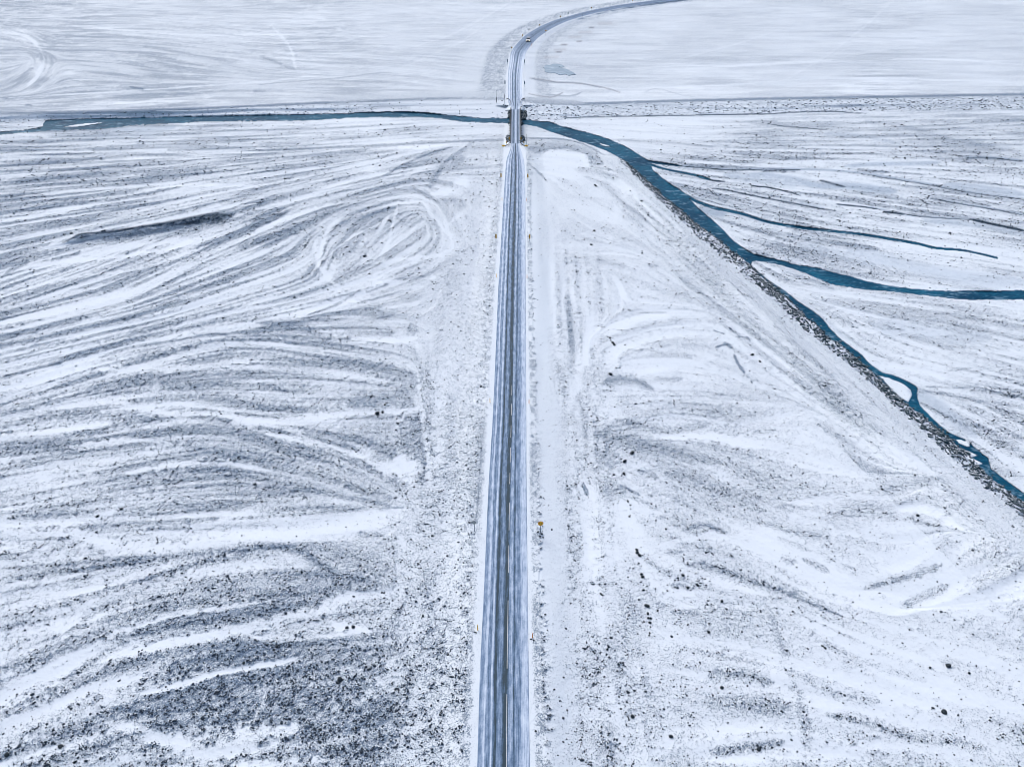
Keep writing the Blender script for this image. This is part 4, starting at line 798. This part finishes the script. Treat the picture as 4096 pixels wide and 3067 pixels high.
for k, (x, y, l) in enumerate([(2047,203,'yellow chevron sign lowest on the bend, left of the road below the car'),(2090,153,'yellow chevron sign directly up left of the white car'),(2158.5,111,'yellow chevron sign third along the bend from the bridge'),(2241,77,'yellow chevron sign fourth along the bend from the bridge'),(2366,42,'yellow chevron sign fifth along the bend from the bridge'),(2530,12,'yellow chevron sign farthest along the bend near the top edge')]):
    hazard(x, y, l, GC, 1, .62, .72, 1.75, n=2, name='chevron_sign')

def disc(mb, c, r, y0, y1, n=40, r_in=0):
    vs = []; n0 = n
    for yy_ in (y0, y1):
        for k in range(n):
            t = 2 * math.pi * k / n; vs.append((c[0] + r * math.cos(t), yy_, c[1] + r * math.sin(t)))
    if not r_in:
        return mb.add(vs, [tuple(range(n)), tuple(range(2 * n - 1, n - 1, -1))] + [(k, n + k, n + (k + 1) % n, (k + 1) % n) for k in range(n)])
    for yy_ in (y0, y1):
        for k in range(n):
            t = 2 * math.pi * k / n; vs.append((c[0] + r_in * math.cos(t), yy_, c[1] + r_in * math.sin(t)))
    fs = []
    for k in range(n):
        j = (k + 1) % n; fs += [(k, j, 2 * n + j, 2 * n + k), (n + j, n + k, 3 * n + k, 3 * n + j), (k, n + k, n + j, j), (2 * n + k, 2 * n + j, 3 * n + j, 3 * n + k)]
    return mb.add(vs, fs)
def bar(mb, p, q, w, y0, y1):
    a = np.array(p, float); b = np.array(q, float); d = b - a; L = np.linalg.norm(d); d /= L; nrm = np.array([-d[1], d[0]]) * w / 2
    c4 = [a - nrm, b - nrm, b + nrm, a + nrm]
    return mb.add([(x_, y0, z_) for x_, z_ in c4] + [(x_, y1, z_) for x_, z_ in c4], [(0, 1, 2, 3), (7, 6, 5, 4), (0, 4, 5, 1), (1, 5, 6, 2), (2, 6, 7, 3), (3, 7, 4, 0)])
def round_sign(px, py, r, zc, label, cat, face=True, digits=False, tilt=0, back_mat='grey'):
    x, y, z = place(px, py); o = empty('speed_sign' if digits or not face else 'round_sign', (x, y, z), tilt, label=label, cat=cat)
    MB().cyl((0, .07, -.3), (0, .07, zc + r * .3), .045).build('pole', M['steel'], o)
    plate = disc(MB(), (0, zc), r, 0, .02).build('plate', M['yellow'] if face else M[back_mat], o)
    if face: disc(MB(), (0, zc), r + .004, -.012, .022, r_in=r * .86).build('rim', M['red'], plate)
    if digits:
        s = r / .35; m_ = MB(); w = .042 * s; y0_, y1_ = -.016, -.003
        f5 = [(.01, .13), (-.11, .13), (-.12, .02), (-.06, .045), (-.015, .02), (0, -.04), (-.02, -.10), (-.07, -.13), (-.13, -.115)]
        f5 = [(a - .055, b) for a, b in f5]
        for p_, q_ in zip(f5[:-1], f5[1:]): bar(m_, (p_[0] * s, zc + p_[1] * s), (q_[0] * s, zc + q_[1] * s), w, y0_, y1_)
        m_.build('digit', M['black'], plate); m_ = MB(); N_ = 18; e0 = [(.115 + .068 * math.cos(2 * math.pi * k / N_), .13 * math.sin(2 * math.pi * k / N_)) for k in range(N_ + 1)]
        for p_, q_ in zip(e0[:-1], e0[1:]): bar(m_, (p_[0] * s, zc + p_[1] * s), (q_[0] * s, zc + q_[1] * s), w, y0_, y1_)
        m_.build('digit', M['black'], plate)
    return o
round_sign(2161.5, 2134, .40, 2.0, 'round yellow speed sign reading 50 with red rim right of the road', 'speed sign', digits=True, tilt=.06)
round_sign(1898, 2126, .33, 1.8, 'grey back of a round sign standing left of the road', 'speed sign', face=False, tilt=-.1)
round_sign(2183, 147, .36, 3.0, 'round orange sign on a tall pole inside the far bend right of the car', 'road sign', face=True)
round_sign(2116, 134, .33, 2.0, 'grey round sign back at the outer road edge just above the car', 'speed sign', face=False, tilt=.3)
x, y, z = place(2272, 67); o = empty('road_sign', (x, y, z), label='narrow green sign on a pole along the upper side of the far bend', cat='road sign')
MB().cyl((0, .05, -.3), (0, .05, 2.2), .05).build('pole', M['steel'], o); MB().box((0, 0, 1.9), (.42, .04, 1.1)).build('panel', M['green'], o, bevel=.02)
def pole(px, py, h, label, box=None):
    x, y, z = place(px, py); o = empty('pole', (x, y, z), label=label, cat='pole', group='thin poles near the bridge')
    MB().cyl((0, 0, -.3), (0, 0, h), .06, .045).build('mast', M['steel'], o)
    if box: MB().box((0, -.05, box), (.26, .2, h * .4)).build('sleeve', M['rust'], o, bevel=.02)
    MB().cyl((0, 0, h), (0, 0, h + .12), .09).build('cap', M['rust'], o)
pole(1985.5, 413, 4.6, 'tall dark pole left of the bridge beyond the river, taller of the two', 1.3)
pole(2017, 418, 3.9, 'thin dark pole left of the bridge beside the far curved rail', 3.0)
pole(2106.5, 579, 3.4, 'thin pole standing right of the near bridge end')

# ------------------------------------------------------------------ car
cx_, cy_ = map(float, world(2113, 166, RZ)); ii = int(np.argmin(np.hypot(CL[:, 0] - cx_, CL[:, 1] - cy_))); dv = CL[ii - 1] - CL[ii + 1]
yaw = .45 * math.atan2(dv[0], -dv[1])          # local -Y is the nose
car = empty('car', (cx_, cy_, RZ + .04), yaw, label='white off road car with headlights lit driving towards the bridge', cat='car')
def loft(secs):
    mb = MB(); n = len(secs[0]); vs = [p for s_ in secs for p in s_]
    fs = [(i * n + k, i * n + (k + 1) % n, (i + 1) * n + (k + 1) % n, (i + 1) * n + k) for i in range(len(secs) - 1) for k in range(n)]
    return mb.add(vs, fs + [tuple(range(n))[::-1], tuple(range((len(secs) - 1) * n, len(secs) * n))])
def sec(y, w, zb_, zt, wt=None):
    wt = wt or w * .9; return [(-w, y, zb_), (w, y, zb_), (w, y, zb_ + (zt - zb_) * .6), (wt, y, zt), (-wt, y, zt), (-w, y, zb_ + (zt - zb_) * .6)]
loft([sec(-2.4, .80, .45, .85), sec(-2.25, .93, .38, 1.02), sec(-1.2, .96, .35, 1.14), sec(-.9, .96, .35, 1.15), sec(2.1, .96, .38, 1.12), sec(2.35, .86, .45, 1.02)]).build('body', M['car_white'], car, bevel=.05)
loft([sec(-1.05, .86, 1.1, 1.14, .84), sec(-.25, .84, 1.1, 1.72, .70), sec(.2, .84, 1.1, 1.78, .70), sec(1.7, .84, 1.1, 1.76, .70), sec(2.2, .82, 1.08, 1.14, .8)]).build('windows', M['glass'], car, bevel=.03)
MB().box((0, .75, 1.79), (1.42, 2.1, .06)).build('roof', M['car_white'], car, bevel=.03)
for sx in (-1, 1):
    MB().box((sx * .70, -2.39, .80), (.36, .12, .22)).build('headlight', M['lamp'], car, bevel=.03)
    MB().box((sx * 1.08, -.75, 1.15), (.2, .12, .16)).build('mirror', M['black'], car, bevel=.02)
    MB().box((sx * .76, 2.36, .9), (.22, .06, .25)).build('tail_light', M['red'], car)
    for yy_ in (-1.5, 1.45):
        w_ = MB().cyl((sx * .72, yy_, .36), (sx * .98, yy_, .36), .37, n=18).build('wheel', M['tyre'], car); MB().cyl((sx * .975, yy_, .36), (sx * .995, yy_, .36), .2, n=12).build('rim', M['grey'], w_)
MB().box((0, -2.42, .78), (.9, .06, .24)).build('grille', M['black'], car); MB().box((0, -2.42, .5), (1.6, .12, .2)).build('bumper', M['black'], car, bevel=.03)

# ------------------------------------------------------------------ rocks
def ico(sub):
    t = (1 + 5 ** .5) / 2; v = [(-1,t,0),(1,t,0),(-1,-t,0),(1,-t,0),(0,-1,t),(0,1,t),(0,-1,-t),(0,1,-t),(t,0,-1),(t,0,1),(-t,0,-1),(-t,0,1)]
    f = [(0,11,5),(0,5,1),(0,1,7),(0,7,10),(0,10,11),(1,5,9),(5,11,4),(11,10,2),(10,7,6),(7,1,8),(3,9,4),(3,4,2),(3,2,6),(3,6,8),(3,8,9),(4,9,5),(2,4,11),(6,2,10),(8,6,7),(9,8,1)]
    v = [np.array(p) / np.linalg.norm(p) for p in v]
    for _ in range(sub):
        c = {}; nf_ = []
        def mid(a, b):
            k = (min(a, b), max(a, b))
            if k not in c: p = v[a] + v[b]; v.append(p / np.linalg.norm(p)); c[k] = len(v) - 1
            return c[k]
        for a, b, d in f: x_, y_, z_ = mid(a, b), mid(b, d), mid(d, a); nf_ += [(a, x_, z_), (b, y_, x_), (d, z_, y_), (x_, y_, z_)]
        f = nf_
    return np.array(v), np.array(f)
def rock_mesh(seed, sub=2):
    r_ = np.random.default_rng(seed); v, f = ico(sub); v = v.copy()
    for _ in range(9):                                   # facet by cutting planes
        n_ = r_.normal(size=3); n_ /= np.linalg.norm(n_); d = r_.uniform(.55, .85); s_ = v @ n_; m = s_ > d; v[m] -= np.outer(s_[m] - d, n_)
    v += r_.normal(size=v.shape) * .03; v *= r_.uniform(.75, 1.25, 3) * np.array([1, 1, .8]); return v, f
protos = []
for k in range(8):
    v_, f_ = rock_mesh(100 + k); me_ = bpy.data.meshes.new('boulder'); me_.from_pydata(v_.tolist(), [], f_.tolist()); me_.update(); me_.materials.append(M['boulder']); protos.append(me_)
rip_protos = []
for k in range(8):
    v_, f_ = rock_mesh(200 + k); me_ = bpy.data.meshes.new('riprap_rock'); me_.from_pydata(v_.tolist(), [], f_.tolist()); me_.update(); me_.materials.append(M['rock']); rip_protos.append(me_)
lowv, lowf = [], []
for k in range(10):
    v_, f_ = rock_mesh(300 + k, 0 if k < 5 else 1); lowv.append(v_); lowf.append(f_)
def merged(name, pts, sizes, mat, label_kind='stuff', lo=0, hi=5, flat=1.0):
    V, Fc, n0 = [], [], 0; n_ = len(pts)
    for (p, s_) in zip(pts, sizes):
        k = rng.integers(lo, hi); v_ = lowv[k]; an = rng.uniform(0, 6.28); c_, s2 = math.cos(an), math.sin(an)
        sc_ = s_ * rng.uniform(.7, 1.3, 3) * (1, 1, flat); w_ = v_ * sc_; x_ = w_[:, 0] * c_ - w_[:, 1] * s2 + p[0]; y_ = w_[:, 0] * s2 + w_[:, 1] * c_ + p[1]
        V.append(np.stack([x_, y_, w_[:, 2] + p[2]], 1)); Fc.append(lowf[k] + n0); n0 += len(v_)
    V = np.concatenate(V).astype(np.float32); Fc = np.concatenate(Fc).astype(np.int32)
    m_ = bpy.data.meshes.new(name); m_.vertices.add(len(V)); m_.vertices.foreach_set('co', V.ravel()); m_.loops.add(Fc.size); m_.loops.foreach_set('vertex_index', Fc.ravel())
    m_.polygons.add(len(Fc)); m_.polygons.foreach_set('loop_start', np.arange(0, Fc.size, 3, dtype=np.int32)); m_.polygons.foreach_set('loop_total', np.full(len(Fc), 3, np.int32)); m_.update(); m_.materials.append(mat)
    o = link(bpy.data.objects.new(name, m_)); props(o, kind='stuff'); return o

ORD = 'first second third fourth fifth sixth seventh eighth ninth tenth eleventh twelfth thirteenth fourteenth fifteenth sixteenth seventeenth eighteenth nineteenth'.split()
def ordn(k):
    if k < 19: return ORD[k]
    t_, u_ = divmod(k + 1, 10); w_ = {2: 'twent', 3: 'thirt', 4: 'fort'}[t_]
    return w_ + 'ieth' if u_ == 0 else w_ + 'y-' + ORD[u_ - 1]
BOUL = [(1510,1657,1.35,'largest dark boulder on the white drift left of the road'),(2527,1814,.95,'lone brownish boulder right of the road above a darker jagged one'),(2499,1847,.85,'dark jagged boulder with a trail of gravel below it, right of the road'),(1459,1027,.95,'dark boulder inside the looping snow tracks left of the road'),
 (3791,2665,.8,'dark boulder low on the right part of the photo, snow patch around it'),(3776,2848,.7,'brown boulder nearest the lower right corner'),(2531,2865,.55,'solitary dark boulder at the photo bottom right of the road'),(3670,2062,.6,'brown boulder below the levee near the right edge'),
 (2451,1371,.8,'largest dark boulder of the small cluster right of the road'),(2589,2425,.75,'wide dark boulder heading the line of stones right of the road'),(3009,1420,.8,'grey boulder on the levee slope above another boulder'),(300,3048,.5,'dark boulder at the bottom left corner'),
 (2440,1498,.9,'dark boulder on the white drift right of the road below the cluster'),(1388,2510,.5,'left stone of a pair on snow left of the road near the bottom'),(1414,2507,.55,'right stone of a pair on snow left of the road near the bottom')]
SM = [(1531,1650,.6),(1540,1620,.6),(1591,1694,.6),(1119,1733,.55),(1675,1075,.6),(1678,1092,.5),(1478,1096,.6),(2441,1353,.55),(2457,1380,.7),(2430,1348,.4),(2442,1362,.4),(2495,1896,.7),(3039,1447,.7),(2881,1276,.5),(2547,2199,.5),(2549,2212,.6),(2559,2222,.6),(2566,2298,.6),(2569,2308,.6),(2574,2360,.45),
 (2591,2455,.5),(2593,2473,.45),(2603,2473,.35),(2598,2490,.5),(2630,2442,.35),(2576,2487,.35),(2602,2508,.3),(2599,2532,.35),(2596,2541,.3),(2887,2405,.5),(2752,2351,.5),(2792,2343,.4),(2732,2302,.5),(2664,2116,.5),(2511,2006,.5),(2518,2066,.35),(2429,2597,.4),(2402,2374,.35),(2410,2380,.35),(2834,2527,.5),
 (2684,2945,.55),(2143,2923,.35),(2326,2891,.25),(2269,2840,.3),(2217,2757,.3),(2255,2709,.3),(3034,2997,.5),(2888,2752,.5),(3719,2670,.4),(3877,2693,.5),(3732,2832,.4),(3301,2592,.45),(3289,2583,.35),(3527,1958,.5),(243,2985,.6),(31,3018,.6),(1107,2586,.5),(1096,2600,.5),(1592,2436,.4),(1692,2464,.4),(1424,2911,.4),(1282,2917,.4),(1280,2967,.4),
 (1362,2718,.7),(1352,2730,.5),(486,2037,.7),(389,2066,.6),(343,2233,.5),(975,2652,.5),(2152,2127,.35),(2160,2145,.3),(2166,2136,.4),(2172,2150,.3),(1900,2528,.3),(1905,2530,.25),(2124,2556,.3),(2134,2560,.3),(2190,2520,.25),(2181,2457,.3),(2379,742,.8),(2385,746,.7),(2377,925,1.0),(2365,980,.8),(2567,806,.8),(2500,1380,.4),(3660,1900,.4)]
for k, (x, y, s_, l) in enumerate(BOUL + [t + (None,) for t in SM]):
    X, Y, z = place(x, y); o = link(bpy.data.objects.new('boulder', protos[k % 8])); hs = s_ * .5
    o.location = (X, Y, z + hs * .35); o.scale = (hs, hs * .9, hs * .8); o.rotation_euler = (0, 0, random.uniform(0, 6.28))
    side = 'left' if x < 2040 else 'right'
    if not l:
        same = sorted([(b_[1], b_[0]) for b_ in SM if (b_[0] < 2040) == (x < 2040)]); n_ = same.index((y, x)); m_ = len(same)
        l = ('small boulder %s of the road, %s from the %s among the small ones there' % (side, ordn(n_), 'top')) if n_ < m_ / 2 else ('small boulder %s of the road, %s from the %s among the small ones there' % (side, ordn(m_ - 1 - n_), 'bottom'))
    props(o, l, 'boulder', 'loose boulders %s of the road' % side)

# riprap on the river side of the levee
def lerp_at(tab, y): return float(np.interp(y, [a for a, b in tab], [b for a, b in tab]))
XOt = list(zip(yy, xo)); cand = []
for _ in range(5200):
    y = rng.uniform(640, 2060); a_, b_ = lerp_at(XOt, y), lerp_at(WE, y)
    if rng.random() > .15 + .85 * (y - 600) / 1500 * 0 + .85 * ((600 + 640) / (600 + y)) ** 1.2: continue
    q_ = rng.random() ** .75; gap = math.sin(y * .031) * math.sin(y * .0117 + 1) + .5 * math.sin(y * .09)
    if rng.random() < .22 + .3 * (1 - q_) + .18 * gap: continue
    x = a_ + (b_ - a_) * (q_ * 1.1 - .07); cand.append((x, y, rng.uniform(.22, .62) * (1.7 if rng.random() < .12 else 1)))
cand.sort(key=lambda c_: -c_[2] * (c_[1] + 600))
vis = [c_ for c_ in cand if c_[0] < 4110]; ind = vis[:300]; ids = set(id(c_) for c_ in ind)
for k, (x, y, s_) in enumerate(ind):
    X, Y, z = place(x, y); o = link(bpy.data.objects.new('riprap_rock', rip_protos[k % 8])); o.location = (X, Y, max(z, -1.3) + s_ * .12)
    o.scale = (s_ * .62, s_ * .5, s_ * .5); o.rotation_euler = (random.uniform(-.4, .4), random.uniform(-.4, .4), random.uniform(0, 6.28))
    props(o, 'dark angular rock in the armour strip between levee track and stream', 'rock', 'armour rocks along the river side of the levee')
rest = [c_ for c_ in cand if id(c_) not in ids]
merged('riprap', [(lambda p: (p[0], p[1], max(p[2], -1.3) + .08))(place(x, y)) for x, y, s_ in rest], [s_ * .55 for x, y, s_ in rest], M['rock'], lo=5, hi=10)
# riprap on the far dike
pts, szs = [], []
Tt = lambda x: float(T[0, np.clip(np.searchsorted(xs, x), 0, len(xs) - 1)]); Bt = lambda x: float(B[0, np.clip(np.searchsorted(xs, x), 0, len(xs) - 1)])
for _ in range(3000):
    x = rng.uniform(-60, 4160)
    if 2040 < x < 2084: continue
    if 1500 < x < 2000 and rng.random() < .8: continue
    t0, t1 = Tt(x) + 4, Bt(x); y = t0 + (t1 - t0) * rng.random() ** .8
    pts.append(place(x, y)); szs.append(rng.uniform(.2, .6) * (1 if x > 2040 else .75))
merged('dike_rocks', pts, szs, M['rock_snow'], lo=5, hi=10)
pts, szs = [], []
for _ in range(110):                                    # dark rubble round the abutments
    sx = random.choice((-1, 1, 1)); y = rng.uniform(446, 500); x = 2062 + sx * rng.uniform(22, 40 if sx > 0 and y < 486 else 26); pts.append(place(x, y)); szs.append(rng.uniform(.5, 1.0))
for _ in range(90):
    sx = random.choice((-1, 1)); y = rng.uniform(545, 566); x = 2062 + sx * rng.uniform(20, 34); pts.append(place(x, y)); szs.append(rng.uniform(.4, .8))
merged('bridge_rubble', pts, szs, M['rock'], lo=5, hi=10)
# river bank rocks on the near right floodplain and loose gravel wherever the snow is thin
pts, szs = [], []
cand_j, cand_i = np.where((GY > 480) & (GY < 3085) & (GX > -60) & (GX < 4150) & (~wat) & (AD > 4.6))
ev = E[cand_j, cand_i]; gy_ = GY[cand_j, cand_i]; gx_ = GX[cand_j, cand_i]
dens = (.02 + np.clip(ev - .12, 0, 1) ** 1.2 * 1.6) * (1000 / (gy_ + 600)) ** .3 * np.clip(.5 + .6 * iso[cand_j, cand_i], .1, 2)
dens *= np.where((gx_ > np.interp(gy_, yy, xo)) & (gy_ > 600), 1.8, 1.0)
dens /= dens.sum(); sel = rng.choice(len(dens), 42000, replace=True, p=dens)
for s_ in sel:
    j, i = cand_j[s_], cand_i[s_]; x = GX[j, i] + rng.uniform(-2, 2); y = GY[j, i] + rng.uniform(-2, 2)
    z = float(Z[j, i]); X, Y = world(x, y, z); sz = .07 + .10 * rng.random() ** 3 + .00006 * 0
    sz *= (1.0 + 1.0 * max(0, 1 - (y - 560) / 800)) * (1.5 if rng.random() < .03 else 1)
    pts.append((float(X), float(Y), z + sz * .1)); szs.append(sz)
merged('gravel', pts, szs, M['stone'], lo=0, hi=5, flat=.8)
